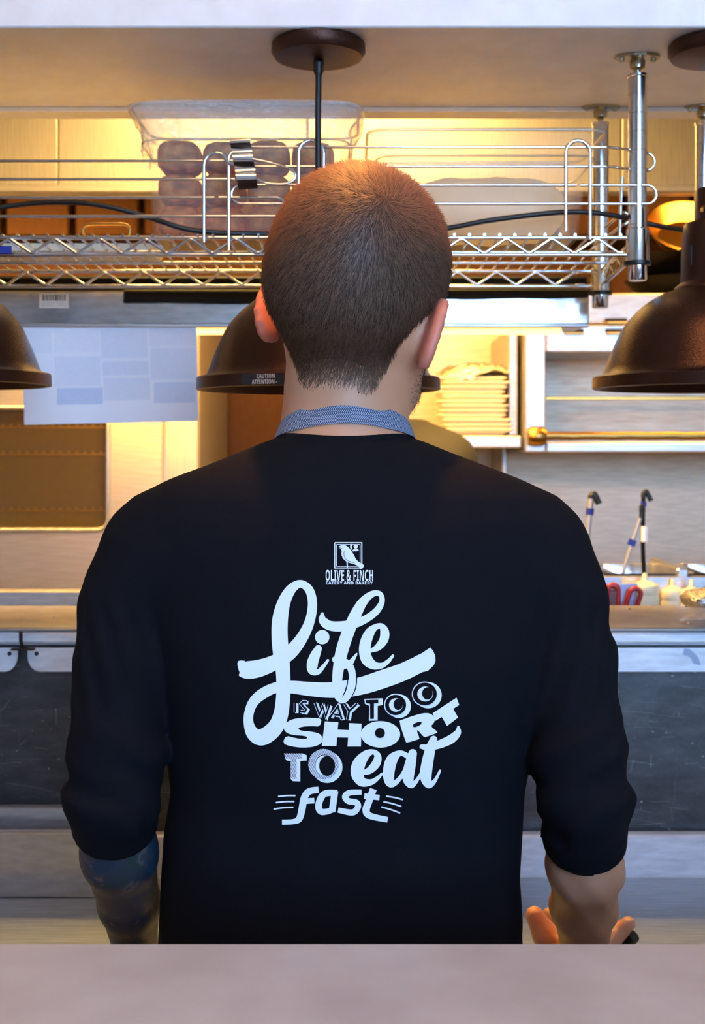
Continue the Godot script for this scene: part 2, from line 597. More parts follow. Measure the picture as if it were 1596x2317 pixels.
func equipment() -> void:
	# serving counter between the camera and the man
	var c := thing("serving_counter", "pale stone serving counter top in front of the man in black", "counter", Vector3(0, 0, -0.64))
	part("counter_top", bx(Vector3(-2.4, EYE - 0.415, -0.94), Vector3(2.4, EYE - 0.38, -0.32), 0.004), M.stone, c)
	part("counter_front", bx(Vector3(-2.38, 0, -0.90), Vector3(2.38, EYE - 0.415, -0.40)), M.plaster, c)
	# extractor hood
	var yb := Y(430, 2.75)
	var h := thing("extractor_hood", "stainless steel extractor hood hanging over the cooking line", "hood", Vector3(0, yb, -3.2))
	var edges := [-2.2, -0.86, -0.655, -0.1, 0.598, 1.3, 2.2]
	for i in edges.size() - 1:
		part("front_panel", bx(Vector3(edges[i] + 0.0015, yb, -2.762), Vector3(edges[i + 1] - 0.0015, CEIL, -2.75), 0.002), M.steel_v, h)
	part("drip_lip", bx(Vector3(-2.2, yb - 0.006, -2.79), Vector3(2.2, yb + 0.012, -2.746), 0.003), M.steel, h)
	for s in [-1.0, 1.0]:
		part("side_panel", bx(Vector3(s * 2.2 - 0.006, yb, -3.74), Vector3(s * 2.2 + 0.006, CEIL, -2.765)), M.steel, h)
	var fl := Msh.new()
	for i in 22:   # slanted baffle filters inside
		part("baffle", bx(Vector3(-2.15 + i * 0.195, yb + 0.02, -3.52), Vector3(-2.15 + i * 0.195 + 0.18, yb + 0.5, -3.49), 0.006), M.dim_amber, h)
	# strip lights added inside the hood's lower edge to light the splashback
	for xx in [-1.2, 0.0, 1.2]:
		added_hood_strip(Vector3(xx, yb + 0.075, -2.95))
	# steel splashback behind the line
	var sp := Msh.new()
	struct("wall_splashback", bx(Vector3(-0.05, 0.0, -3.46), Vector3(2.6, Y(735, 3.45), -3.44), 0.002), M.steel_warmed, "stainless splashback behind the cooking line")
	oven()
	broiler()
	# low range under the splashback, hidden by the serving shelf from here
	var rg := thing("range_counter", "steel range counter standing below the wall broiler", "counter", Vector3(1.0, 0, -3.15))
	part("body", bx(Vector3(-0.34, 0.1, -3.43), Vector3(2.4, 0.88, -2.9), 0.004), M.steel, rg)
	part("top", bx(Vector3(-0.34, 0.88, -3.43), Vector3(2.4, 0.92, -2.87), 0.006), M.steel_dull, rg)
	for x in [-0.3, 1.0, 2.3]:
		for z in [-3.38, -2.95]:
			part("leg", bx(Vector3(x - 0.02, 0, z - 0.02), Vector3(x + 0.02, 0.1, z + 0.02), 0.003), M.steel_dull, rg)

func added_hood_strip(at: Vector3) -> void:
	var t := thing("added_hood_light", "added warm strip light inside the lower edge of the extractor hood", "light", at, "added strip lights inside the hood")
	part("housing", bx(at + Vector3(-0.5, 0.0, -0.06), at + Vector3(0.5, 0.05, 0.06), 0.006), M.steel, t)
	part("mounting_arm", bx(at + Vector3(-0.02, 0.02, 0.06), at + Vector3(0.02, 0.04, 0.188), 0.002), M.steel, t)
	var lm := mat(Color(1.0, 0.82, 0.5))
	lm.emission_enabled = true; lm.emission = Color(1.0, 0.80, 0.46); lm.emission_energy_multiplier = 6.0
	part("light_tube", bx(at + Vector3(-0.48, -0.008, -0.045), at + Vector3(0.48, 0.0, 0.045), 0.002), lm, t)
	area_light("added_hood_glow", at + Vector3(0, -0.012, 0), Vector2(0.96, 0.09), Vector3(-PI / 2 + 0.75, 0, 0), Color(1.0, 0.74, 0.38), 3.4)

func oven() -> void:
	var d := 3.0
	var x0 := -1.35
	var x1 := X(448, d)
	var yt := Y(640, d)
	var o := thing("convection_oven", "stainless convection oven with dark rounded door window", "oven", Vector3((x0 + x1) * 0.5, 0, -3.35))
	part("body", bx(Vector3(x0, 0.12, -3.72), Vector3(x1, yt, -3.03), 0.006), M.steel_v, o)
	for x in [x0 + 0.06, x1 - 0.06]:
		for z in [-3.65, -3.1]:
			part("leg", bx(Vector3(x - 0.025, 0, z - 0.025), Vector3(x + 0.025, 0.12, z + 0.025), 0.004), M.iron, o)
	# door: a frame with a rounded window
	var dx0 := x0 + 0.02
	var dx1 := X(369, d)
	var dy0 := Y(1337, d)
	var dy1 := Y(800, d)
	var wx0 := dx0 + 0.13
	var wx1 := X(243, d)
	var wy0 := Y(1198, d)
	var wy1 := Y(925, d)
	var door := part("door", bx(Vector3(dx0, dy0, -3.029), Vector3(dx1, wy0, -3.0), 0.003), M.steel, o)
	var rest := Msh.new()
	rest.box(Vector3((dx0 + dx1) * 0.5, (wy1 + dy1) * 0.5, -3.0145), Vector3(dx1 - dx0, dy1 - wy1, 0.029), 0.003)
	rest.box(Vector3((dx0 + wx0) * 0.5, (wy0 + wy1) * 0.5, -3.0145), Vector3(wx0 - dx0, wy1 - wy0, 0.029), 0.003)
	rest.box(Vector3((wx1 + dx1) * 0.5, (wy0 + wy1) * 0.5, -3.0145), Vector3(dx1 - wx1, wy1 - wy0, 0.029), 0.003)
	part("door_frame", rest, M.steel, door)
	# rounded gasket trim round the window
	var g := Msh.new()
	var ring := PackedVector3Array()
	for p in rrect((wx0 + wx1) * 0.5, (wy0 + wy1) * 0.5, (wx1 - wx0) * 0.5 + 0.002, (wy1 - wy0) * 0.5 + 0.002, 0.028, 0.0, 6):
		ring.append(Vector3(p.x, p.z, -3.0))
	g.tube(ring, 0.006, 8, true)
	for q in 4:   # filled corners of the rounded window
		var sx := 1.0 if q == 0 or q == 3 else -1.0
		var sy := 1.0 if q < 2 else -1.0
		var cx := (wx1 if sx > 0 else wx0)
		var cy := (wy1 if sy > 0 else wy0)
		var poly := PackedVector2Array([Vector2(cx, cy)])
		for i in 7:
			var a := i / 6.0 * PI / 2
			poly.append(Vector2(cx - sx * 0.026 + sx * cos(a) * 0.026, cy - sy * 0.026 + sy * sin(a) * 0.026))
		g.plate(poly, Vector3(0, 0, -3.01), Vector3(1, 0, 0), Vector3(0, 1, 0), 0.01)
	part("window_trim", g, M.steel_smooth, door)
	var gl := clear(Color(0.36, 0.30, 0.14, 0.3), 0.08)
	part("glass", bx(Vector3(wx0, wy0, -3.022), Vector3(wx1, wy1, -3.018)), gl, door)
	var inside := Msh.new()
	inside.quad(Vector3(wx0, wy0, -3.028), Vector3(wx1, wy0, -3.028), Vector3(wx1, wy1, -3.028), Vector3(wx0, wy1, -3.028), Vector3(0, 0, 1))
	part("oven_interior", inside, mat(Color(0.24, 0.21, 0.14), 0.5, 0.3), o)
	for py in [967.0, 1028.0, 1156.0]:
		var rk := Msh.new()
		var yy := Y(py, 3.02)
		rk.box(Vector3((wx0 + wx1) * 0.5, yy, -3.0255), Vector3(wx1 - wx0 - 0.02, 0.004, 0.003))
		var k := 0
		while wx1 - 0.02 - k * 0.02 > wx0 + 0.02:
			rk.box(Vector3(wx1 - 0.02 - k * 0.02, yy + 0.005, -3.0255), Vector3(0.008, 0.006, 0.003), 0.001)
			k += 1
		part("rack", rk, M.brass, o)
	var hd := Msh.new()
	hd.tube(PackedVector3Array([Vector3(dx0 + 0.06, dy0 + 0.05, -2.955), Vector3(dx0 + 0.06, dy1 - 0.05, -2.955)]), 0.012, 10)
	for y in [dy0 + 0.08, dy1 - 0.08]:
		hd.box(Vector3(dx0 + 0.06, y, -2.98), Vector3(0.02, 0.03, 0.05), 0.003)
	part("handle", hd, M.steel_smooth, door)
	part("lower_panel", bx(Vector3(dx0, 0.3, -3.029), Vector3(dx1, dy0 - 0.006, -3.004), 0.003), M.steel_dull, o)

func broiler() -> void:
	var d := 3.0
	var x0 := X(1188, d)
	var x1 := x0 + 0.85
	var y0 := Y(1024, d)
	var y1 := Y(735, d)
	var y2 := Y(662, d)
	var b := thing("salamander_broiler", "wall mounted steel salamander broiler with open front slot", "broiler", Vector3((x0 + x1) * 0.5, y0, -3.2))
	var ox0 := X(1236, d)
	var oy0 := Y(968, d)
	var oy1 := Y(797, d)
	part("back_panel", bx(Vector3(x0, y0, -3.438), Vector3(x1, y2, -3.30), 0.003), M.steel_warmed, b)
	part("top_panel", bx(Vector3(x0, y1 + 0.004, -3.30), Vector3(x1, y2, -3.015), 0.004), M.steel_dull, b)
	var f := Msh.new()
	f.box(Vector3((x0 + ox0) * 0.5, (y0 + y1) * 0.5, -3.15), Vector3(ox0 - x0, y1 - y0, 0.3), 0.004)
	f.box(Vector3((ox0 + x1) * 0.5, (oy1 + y1) * 0.5, -3.15), Vector3(x1 - ox0, y1 - oy1, 0.3), 0.004)
	part("front_frame", f, M.steel, b)
	part("bottom_rail", bx(Vector3(ox0, y0, -3.3), Vector3(x1, Y(1000, d), -3.0), 0.004), M.steel, b)
	part("side_panel", bx(Vector3(x1 - 0.04, y0, -3.3), Vector3(x1, oy1, -3.0), 0.004), M.steel, b)
	for s in [[1275.0, 1322.0, 748.0], [1370.0, 1420.0, 748.0], [1370.0, 1420.0, 724.0], [1466.0, 1516.0, 748.0], [1466.0, 1516.0, 724.0]]:
		var m := Msh.new()
		var a := X(s[0], d)
		var e := X(s[1], d)
		m.box(Vector3((a + e) * 0.5, Y(s[2], d), -2.999), Vector3(e - a, 0.009, 0.004), 0.001)
		part("vent_slot", m, mat(Color(0.02, 0.015, 0.01), 0.6), b)
		var lip := Msh.new()
		lip.box(Vector3((a + e) * 0.5, Y(s[2], d) - 0.0075, -2.994), Vector3(e - a - 0.004, 0.006, 0.012), 0.002)
		part("vent_lip", lip, M.brass, b)
	var rail := Msh.new()
	rail.box(Vector3((ox0 + x1) * 0.5, Y(901, 3.05), -3.06), Vector3(x1 - ox0, 0.009, 0.02), 0.002)
	part("burner_rail", rail, M.brass, b)
	var tube := Msh.new()
	var pts := PackedVector3Array()
	for i in 24: pts.append(Vector3(lerpf(x0 + 0.04, x1 - 0.02, i / 23.0), Y(986, 2.98) + sin(i * 2.3) * 0.0006, -2.98))
	tube.tube(pts, 0.010, 12)
	part("tray_handle_bar", tube, M.brass, b)
	var boss := Msh.new()
	boss.lathe(PackedVector2Array([Vector2(0.001, -0.022), Vector2(0.019, -0.021), Vector2(0.024, -0.012), Vector2(0.024, 0.012), Vector2(0.019, 0.021), Vector2(0.001, 0.022)]), Vector3(X(1216, 2.98), Y(987, 2.98), -2.98), 20, Basis(Vector3(0, 0, 1), PI / 2))
	part("bar_boss", boss, M.brass, b)
	# pans on top
	var top := y2
	for k in 4:
		var at := Vector3(X(1540, 3.1) + [0.0, 0.012, -0.01, 0.03][k], top + [0.0, 0.03, 0.056, 0.145][k], -3.13 + [0.0, -0.02, 0.01, 0.0][k])
		var pan := thing("frying_pan", ["blackened frying pan at the bottom of the stack on the broiler", "second frying pan up in the stack on the broiler", "third frying pan up in the stack on the broiler", "shiny golden frying pan leaning on top of the stack on the broiler"][k], "pan", at, "frying pans stacked on the broiler")
		var tilt := Basis(Vector3.RIGHT, 0.75) if k == 3 else Basis()
		var bw := Msh.new()
		var r: float = [0.13, 0.125, 0.125, 0.115][k]
		bw.lathe(PackedVector2Array([Vector2(0.001, 0.0), Vector2(r * 0.68, 0.0), Vector2(r * 0.72, 0.004), Vector2(r, 0.044), Vector2(r + 0.002, 0.046), Vector2(r - 0.003, 0.047), Vector2(r * 0.70, 0.007), Vector2(0.001, 0.005)]), at, 40, tilt)
		part("bowl", bw, M.brass if k == 3 else M.iron, pan)
		var hn := Msh.new()
		var dir := Vector3(1.0, 0.12, [-0.1, 0.2, -0.3, 0.1][k]).normalized()
		hn.tube(PackedVector3Array([at + tilt * (dir * r + Vector3(0, 0.036, 0)), at + tilt * (dir * (r + 0.08) + Vector3(0, 0.05, 0)), at + tilt * (dir * (r + 0.2) + Vector3(0, 0.05, 0))]), 0.008, 8)
		part("handle", hn, M.iron, pan)
	# plate shelf beside it
	var sy := Y(986, d)
	var s := thing("plate_shelf", "steel wall shelf carrying a stack of white dishes", "shelf", Vector3(X(1060, d), sy - 0.03, -3.2))
	part("board", bx(Vector3(X(900, d), sy - 0.03, -3.438), Vector3(X(1181, d), sy, -3.0), 0.004), M.steel, s)
	for x in [X(930, d), X(1165, d)]:
		part("bracket", bx(Vector3(x - 0.006, sy - 0.12, -3.438), Vector3(x + 0.006, sy - 0.031, -3.2), 0.002), M.steel_dull, s)
	part("end_plate", bx(Vector3(X(1158, d), sy, -3.438), Vector3(X(1180, d), Y(740, d), -3.06), 0.003), M.steel_dull, s)
	var rng := RandomNumberGenerator.new()
	rng.seed = 4
	var y := sy
	var n := 12
	for k in n:
		var at := Vector3(X(1068 if k > 2 else 1076, 3.1) + rng.randf_range(-0.006, 0.006), y, -3.12 + rng.randf_range(-0.008, 0.004))
		var dish := thing("square_dish", "white square dish in the stack under the crumpled foil", "dish", at, "white square dishes on the plate shelf")
		var m := Msh.new()
		var hw := 0.083 if k > 2 else 0.086
		var rows := [rrect(at.x, at.z, 0.055, 0.055, 0.012, at.y), rrect(at.x, at.z, 0.060, 0.060, 0.012, at.y + 0.002), rrect(at.x, at.z, hw, hw, 0.012, at.y + 0.0155), rrect(at.x, at.z, hw + 0.001, hw + 0.001, 0.012, at.y + 0.0185), rrect(at.x, at.z, hw - 0.003, hw - 0.003, 0.012, at.y + 0.019), rrect(at.x, at.z, 0.058, 0.058, 0.012, at.y + 0.006)]
		m.grid(rows, true)
		m.fan(rows[0], Vector3.DOWN)
		m.fan(rows[5], Vector3.UP)
		part("dish_body", m, M.cream, dish)
		y += 0.0115
	y += 0.008
	var fat := Vector3(X(1075, 3.1), y, -3.12)
	var foil := Msh.new()
	var fnz := FastNoiseLite.new()
	fnz.seed = 3; fnz.frequency = 22.0
	var rows2 := []
	for i in 15:
		var row := PackedVector3Array()
		var t := i / 14.0
		for k in 40:
			var a := TAU * k / 40.0
			var nn := fnz.get_noise_3d(cos(a) * t, sin(a) * t, 0.3)
			var rr := t * (0.095 + 0.008 * sin(a * 3.0))
			row.append(fat + Vector3(cos(a) * rr, 0.030 * (1.0 - t * t) + 0.016 * nn * (0.3 + t) + (0.010 * sin(a * 2.0 + 0.6) if t > 0.6 else 0.0) * t + 0.006, sin(a) * rr))
		rows2.append(row)
	foil.grid(rows2, true)
	var ft := part("foil_sheet", foil, M.foil)
	tag(ft, "crumpled foil sheet covering the stack of white dishes", "foil")

const SOF := 0.53   # underside of the soffit above the eye

func soffit_things() -> void:
	var m := Msh.new()
	m.box(Vector3(0, (EYE + SOF + CEIL) * 0.5, -1.79), Vector3(5.4, CEIL - EYE - SOF, 0.416), 0.002)
	struct("soffit", m, M.laminate, "white boxed soffit above the serving pass")
	struct("trim_1", bx(Vector3(-2.7, EYE + SOF - 0.008, -2.0), Vector3(2.7, EYE + SOF - 0.0005, -1.955), 0.001), M.laminate, "narrow rear trim strip under the soffit")
	# heat lamps
	var names := ["dark bronze dome heat lamp with white caution lettering, behind the man's head", "dark bronze dome heat lamp hanging in front of the taped paper sheet", "dark bronze dome heat lamp hanging in front of the steel broiler"]
	var spots := [[721.0, 4.0], [-166.0, -8.0], [1621.0, 0.0]]
	var k := 1.64 / F
	for i in 3:
		var x: float = X(spots[i][0], 1.64)
		var dy: float = -spots[i][1] * k
		var top := EYE + SOF
		var l := thing("heat_lamp", names[i], "lamp", Vector3(x, top, -1.64), "bronze dome heat lamps")
		var a := Vector3(x, 0, -1.64)
		var cn := Msh.new()
		cn.lathe(PackedVector2Array([Vector2(0.0001, top), Vector2(0.058, top), Vector2(0.0622, top - 0.004), Vector2(0.0625, top - 0.014), Vector2(0.058, top - 0.021), Vector2(0.05, top - 0.023), Vector2(0.0001, top - 0.024)]), a, 48)
		var can := part("ceiling_canopy", cn, M.bronze, l)
		var gr := Msh.new()
		gr.lathe(PackedVector2Array([Vector2(0.006, top - 0.024), Vector2(0.008, top - 0.028), Vector2(0.006, top - 0.034), Vector2(0.007, top - 0.038), Vector2(0.0045, top - 0.045), Vector2(0.001, top - 0.046)]), a, 14)
		part("strain_relief", gr, M.black_rubber, can)
		var yn := Y(428, 1.64) + dy
		var cd := Msh.new()
		cd.tube(PackedVector3Array([a + Vector3(0, top - 0.04, 0), a + Vector3(-0.0006, (top + yn) * 0.5, 0), a + Vector3(0, yn - 0.01, 0)]), 0.0042, 10)
		part("cord", cd, M.black_rubber, l)
		var nk := Msh.new()
		var pr := PackedVector2Array()
		for q in [[0.1, 428.0], [44.0, 428.0], [48.0, 434.0], [48.0, 503.0], [68.0, 505.0], [72.0, 510.0], [74.0, 540.0], [75.0, 548.0], [77.0, 600.0], [79.0, 640.0], [92.0, 650.0], [94.0, 656.0]]:
			pr.append(Vector2(q[0] * k, Y(q[1], 1.64) + dy))
		nk.lathe(pr, a, 40)
		part("neck", nk, M.bronze, l)
		var dm := Msh.new()
		pr = PackedVector2Array()
		for q in [[90.0, 655.0], [120.0, 665.0], [150.0, 682.0], [175.0, 702.0], [195.0, 724.0], [212.0, 748.0], [224.0, 775.0], [236.0, 803.0], [245.0, 828.0], [251.0, 843.0], [258.0, 849.0], [272.0, 851.0], [275.0, 854.0], [276.0, 878.0], [272.0, 880.0], [264.0, 880.0], [258.0, 870.0], [240.0, 826.0], [218.0, 776.0], [188.0, 726.0], [150.0, 690.0], [90.0, 664.0]]:
			pr.append(Vector2(q[0] * k, Y(q[1], 1.64) + dy))
		dm.lathe(pr, a, 72)
		part("dome_shade", dm, M.bronze, l)
		for s in 8:
			var ang := TAU * (s + 0.35) / 8.0
			var sl := Msh.new()
			sl.box(a + Vector3(cos(ang) * 75.5 * k, Y(583, 1.64) + dy, sin(ang) * 75.5 * k), Vector3(0.004, 0.026, 0.004), 0.0005, Basis(Vector3.UP, -ang))
			part("vent_slot", sl, M.black_rubber, l)
		var rb := Msh.new()
		for s in 3:
			var ang := TAU * (s + 0.1) / 3.0
			rb.tube(arc(a + Vector3(cos(ang) * 54 * k, Y(490, 1.64) + dy, sin(ang) * 54 * k), Vector3.UP, Vector3(cos(ang), 0, sin(ang)), 0.009, -1.6, 1.6, 8), 0.0022, 6)
		part("cord_clip", rb, M.brass, l)
		if i == 0:
			var yl := Y(866, 1.64) + dy
			var lb := Msh.new()
			var rows := [PackedVector3Array(), PackedVector3Array()]
			for j in 21:
				var ang := lerpf(2.16, 0.95, j / 20.0)
				for h in 2:
					rows[h].append(a + Vector3(cos(ang) * 276.8 * k, yl + (0.0065 if h == 0 else -0.0065), sin(ang) * 276.8 * k))
			lb.grid(rows)
			var st := part("caution_sticker", lb, mat(Color(0.12, 0.115, 0.13), 0.45), l)
			tag(st, "dark warning sticker with white lettering", "")
			var tx := Msh.new()
			for ln in [["CAUTION", 0.0033, 2.02], ["ATTENTION -", -0.0035, 2.062]]:
				var pts := text_tris(ln[0], 0.0052, 0.78)
				for t in range(0, pts.size(), 3):
					var w := []
					for q in 3:
						var p: Vector2 = pts[t + q]
						var ang: float = ln[2] - p.x / (277.2 * k)
						w.append(a + Vector3(cos(ang) * 277.4 * k, yl + ln[1] + p.y, sin(ang) * 277.4 * k))
					tx.tri(w[0], w[1], w[2], (w[0] - a) * Vector3(1, 0, 1))
			part("lettering", tx, mat(Color(0.85, 0.87, 0.9), 0.5), st)

# triangles of a line of text, cap height given, starting at x = 0 on the base line y = -h/2
func text_tris(s: String, cap: float, squeeze := 1.0, bold := true) -> PackedVector2Array:
	var tm := TextMesh.new()
	var sf := SystemFont.new()
	sf.font_names = PackedStringArray(["Droid Sans"])
	sf.font_weight = 700 if bold else 400
	tm.font = sf
	tm.text = s
	tm.font_size = 64
	tm.depth = 0.0
	tm.pixel_size = 1.0
	tm.curve_step = 2.0
	tm.horizontal_alignment = HORIZONTAL_ALIGNMENT_LEFT
	var arr := tm.get_mesh_arrays()
	var vs: PackedVector3Array = arr[Mesh.ARRAY_VERTEX]
	var ix = arr[Mesh.ARRAY_INDEX]
	var order: PackedInt32Array = ix if ix != null and ix.size() > 0 else PackedInt32Array(range(vs.size()))
	var lo := Vector2(1e9, 1e9)
	var hi := Vector2(-1e9, -1e9)
	for p in vs:
		lo = lo.min(Vector2(p.x, p.y)); hi = hi.max(Vector2(p.x, p.y))
	var sc := cap / (hi.y - lo.y)
	var out := PackedVector2Array()
	for i in order:
		out.append(Vector2((vs[i].x - lo.x) * sc * squeeze, (vs[i].y - (lo.y + hi.y) * 0.5) * sc))
	return out

func wire(pts: Array, r := 0.0022) -> Msh:
	var m := Msh.new()
	m.tube(PackedVector3Array(pts), r, 8)
	return m

func shelf_things() -> void:
	var d1 := 1.70
	var d2 := 1.957
	var xr := X(1443, d1)
	var xl := -0.95
	# --- shelf posts
	var sh := thing("wire_shelf", "chrome wire shelf hung from the soffit with tall side guards", "shelf", Vector3(-0.28, EYE + 0.2, -1.83))
	for q in [[xr, d1, 635.0], [X(1359, d2), d2, 697.0], [xl, d1, 635.0], [xl, d2, 697.0]]:
		var yb := Y(q[2], q[1])
		hung_post(sh, Vector3(q[0], yb, -q[1]), EYE + SOF)
		var col := Msh.new()
		var yc := Y(q[2] - 118, q[1])
		col.lathe(PackedVector2Array([Vector2(0.0128, yc), Vector2(0.0150, yc - 0.002), Vector2(0.0165, yb + 0.028), Vector2(0.0175, yb + 0.024), Vector2(0.0128, yb + 0.023)]), Vector3(q[0], 0, -q[1]), 24)
		part("corner_collar", col, M.chrome, sh)
		var bk := Msh.new()
		bk.lathe(PackedVector2Array([Vector2(0.013, yb + 0.027), Vector2(0.0185, yb + 0.026), Vector2(0.0185, yb + 0.021), Vector2(0.013, yb + 0.020)]), Vector3(q[0], 0, -q[1]), 24)
		part("plastic_sleeve", bk, M.black_rubber, sh)
	# --- frame: front and rear trusses and the side ones
	var yf := Y(538, d1)
	var yr := Y(614, d2)
	var drop := 0.0235
	var zf := -d1
	var zr := -d2
	for e in [[yf, zf, xr], [yr, zr, X(1335, d2)]]:
		part("rail", wire([Vector3(xl, e[0], e[1]), Vector3(xr - 0.014, e[0], e[1])], 0.003), M.chrome, sh)
		part("rail", wire([Vector3(xl, e[0] - drop, e[1]), Vector3(xr - 0.014, e[0] - drop, e[1])], 0.003), M.chrome, sh)
		var z := []
		var i := 0
		var x := X(430.0 - 102.0 * 12.0, d1) if e[1] == zf else xl
		while x < xr - 0.02:
			if x > xl:
				var up := i % 2 == 0
				z.append_array(Array(arc(Vector3(x, e[0] + (-0.0085 if up else -drop + 0.0085), e[1] + 0.0035), Vector3.RIGHT, Vector3.UP, 0.006, (2.2 if up else -2.2), (0.94 if up else -0.94), 4)))
			x += 0.031
			i += 1
		part("truss_wire", wire(z, 0.0021), M.chrome, sh)
	for x in [xl + 0.004, xr]:
		part("rail", wire([Vector3(x, yf, zf - 0.012), Vector3(x, yr, zr + 0.012)], 0.003), M.chrome, sh)
		part("rail", wire([Vector3(x, yf - drop, zf - 0.012), Vector3(x, yr - drop, zr + 0.012)], 0.003), M.chrome, sh)
		var z := []
		for i in 9:
			var t := (i + 0.5) / 9.0
			z.append(Vector3(x, lerpf(yf, yr, t) - (0.004 if i % 2 == 0 else drop - 0.004), lerpf(zf - 0.014, zr + 0.014, t)))
		part("truss_wire", wire(z, 0.0021), M.chrome, sh)
	var base := Msh.new()
	base.tube(PackedVector3Array([Vector3(0, yf + 0.0035, zf + 0.004), Vector3(0, yr + 0.0035, zr - 0.004)]), 0.0019, 6)
	var bm := base.mesh(org(sh))
	var x := xr - 0.024
	while x > xl + 0.01:
		var o := MeshInstance3D.new()
		o.mesh = bm
		o.material_override = M.chrome
		o.name = "rung"
		sh.add_child(o, true)
		o.position.x = x
		x -= 0.0207
	for t in [0.36, 0.68]:
		part("cross_wire", wire([Vector3(xl, lerpf(yf, yr, t) - 0.002, lerpf(zf, zr, t)), Vector3(xr - 0.004, lerpf(yf, yr, t) - 0.002, lerpf(zf, zr, t))], 0.0026), M.chrome, sh)
	var tg := part("price_tab", bx(P(-8, 574, d1 - 0.006), P(26, 556, d1 - 0.008), 0.0004), M.blue, sh)
	tag(tg, "small blue tab clipped to the shelf edge", "")
	# --- side guards (shelf ledges)
	guard("wire_guard", "chrome wire guard rail along the front of the shelf, beside the clear open box", 700.0 - 160.0, 1490.0, [333.0, 377.0, 419.0, 461.0], [[676.0, 733.0, 318.0, 541.0], [1281.0, 1336.0, 318.0, 541.0]], 1.690, true)
	guard("wire_guard", "lower chrome wire guard rail in front of the film-wrapped box", -420.0, 650.0, [364.0, 405.5, 447.0, 489.5], [[462.0, 518.0, 346.0, 566.0], [-140.0, -84.0, 346.0, 566.0]], 1.688, false)
	# right end guard, seen end-on
	var eg := thing("wire_guard", "short end guard of chrome wire beside the shelf's corner post", "guard rail", P(1470, 440, 1.8))
	for q in [[346.0, 386.0, 1.715, 1462.0], [480.0, 508.0, 1.80, 1410.0]]:
		var r: float = (q[1] - q[0]) * 0.5 * q[2] / F
		var c := P(q[3], (q[0] + q[1]) * 0.5, q[2])
		var pts := Array(arc(c, Vector3.RIGHT, Vector3.UP, r, -1.57, 1.57, 8))
		pts.push_front(pts[0] + Vector3(-0.004, -0.004, -0.10))
		pts.append(pts[pts.size() - 1] + Vector3(-0.004, -0.004, -0.10))
		part("rail", wire(pts, 0.0022), M.chrome, eg)
	for xx in [1408.0]:
		part("upright", wire([P(xx - 6, 540, 1.79), P(xx, 400, 1.79)], 0.0024), M.chrome, eg)
	# spare post of the next shelf along
	var sp := thing("shelf_post", "chrome shelf post hung from the soffit behind the right broiler lamp", "post", P(1590, 660, d2))
	sp.set_meta("label", "single chrome shelf post hung behind the heat lamp in front of the broiler")
	hung_post(sp, Vector3(X(1592, d2), Y(690, d2), -d2), EYE + SOF)
	# --- containers
	var ys := yf + 0.0056
	wrapped_box(ys)
	open_box(ys)
	# white tray with a brass loop handle at the back of the shelf
	var ty := yr + 0.011
	var tr := thing("sheet_tray", "cream sheet tray with gold loop handle at the back of the wire shelf", "tray", Vector3(X(120, 1.9), ty, -1.88))
	var tx0 := X(-380, 1.9)
	var tx1 := X(372, 1.9)
	var rows := []
	for q in [[0.0, 0.0], [0.0, 0.0], [0.006, 0.014], [0.010, 0.015], [0.008, 0.0135], [0.002, 0.003]]:
		rows.append(rrect((tx0 + tx1) * 0.5, -1.895, (tx1 - tx0) * 0.5 - 0.01 + q[0], 0.042 + q[0], 0.012, ty + q[1]))
	var tm := Msh.new()
	tm.grid(rows, true); tm.fan(rows[0], Vector3.DOWN); tm.fan(rows[5], Vector3.UP)
	part("tray_body", tm, M.cream, tr)
	var hp := []
	for q in [[192.0, 531.0], [188.0, 516.0], [194.0, 503.0], [214.0, 500.0], [243.0, 500.0], [272.0, 500.0], [288.0, 503.0], [294.0, 516.0], [290.0, 531.0]]:
		hp.append(P(q[0], q[1] - 2.0, 1.85) + Vector3(0, -0.006, 0))
	var hm := Msh.new()
	hm.tube(spline(hp, 5), 0.0022, 8)
	part("loop_handle", hm, M.brass, tr)
	# --- black power cables lying along the shelf
	var cb := Msh.new()
	cb.tube(spline([P(-260, 500, 1.71), P(-120, 488, 1.71), P(0, 469, 1.71), P(90, 459, 1.71), P(180, 459, 1.71), P(260, 471, 1.71), P(340, 493, 1.713), P(420, 518, 1.716), P(500, 527, 1.72), P(620, 530, 1.73), P(760, 531, 1.73), P(900, 529, 1.73), P(1010, 517, 1.716), P(1100, 500, 1.713), P(1200, 487, 1.711), P(1280, 480, 1.711), P(1350, 482, 1.711), P(1420, 494, 1.722), P(1480, 509, 1.722), P(1548, 521, 1.70), P(1600, 530, 1.66)], 6), 0.0037, 10)
	tag(part("power_cable", cb, M.black_rubber), "black power cable draped along the wire shelf to the lamp", "cable")
	spring_clip()
	under_shelf()

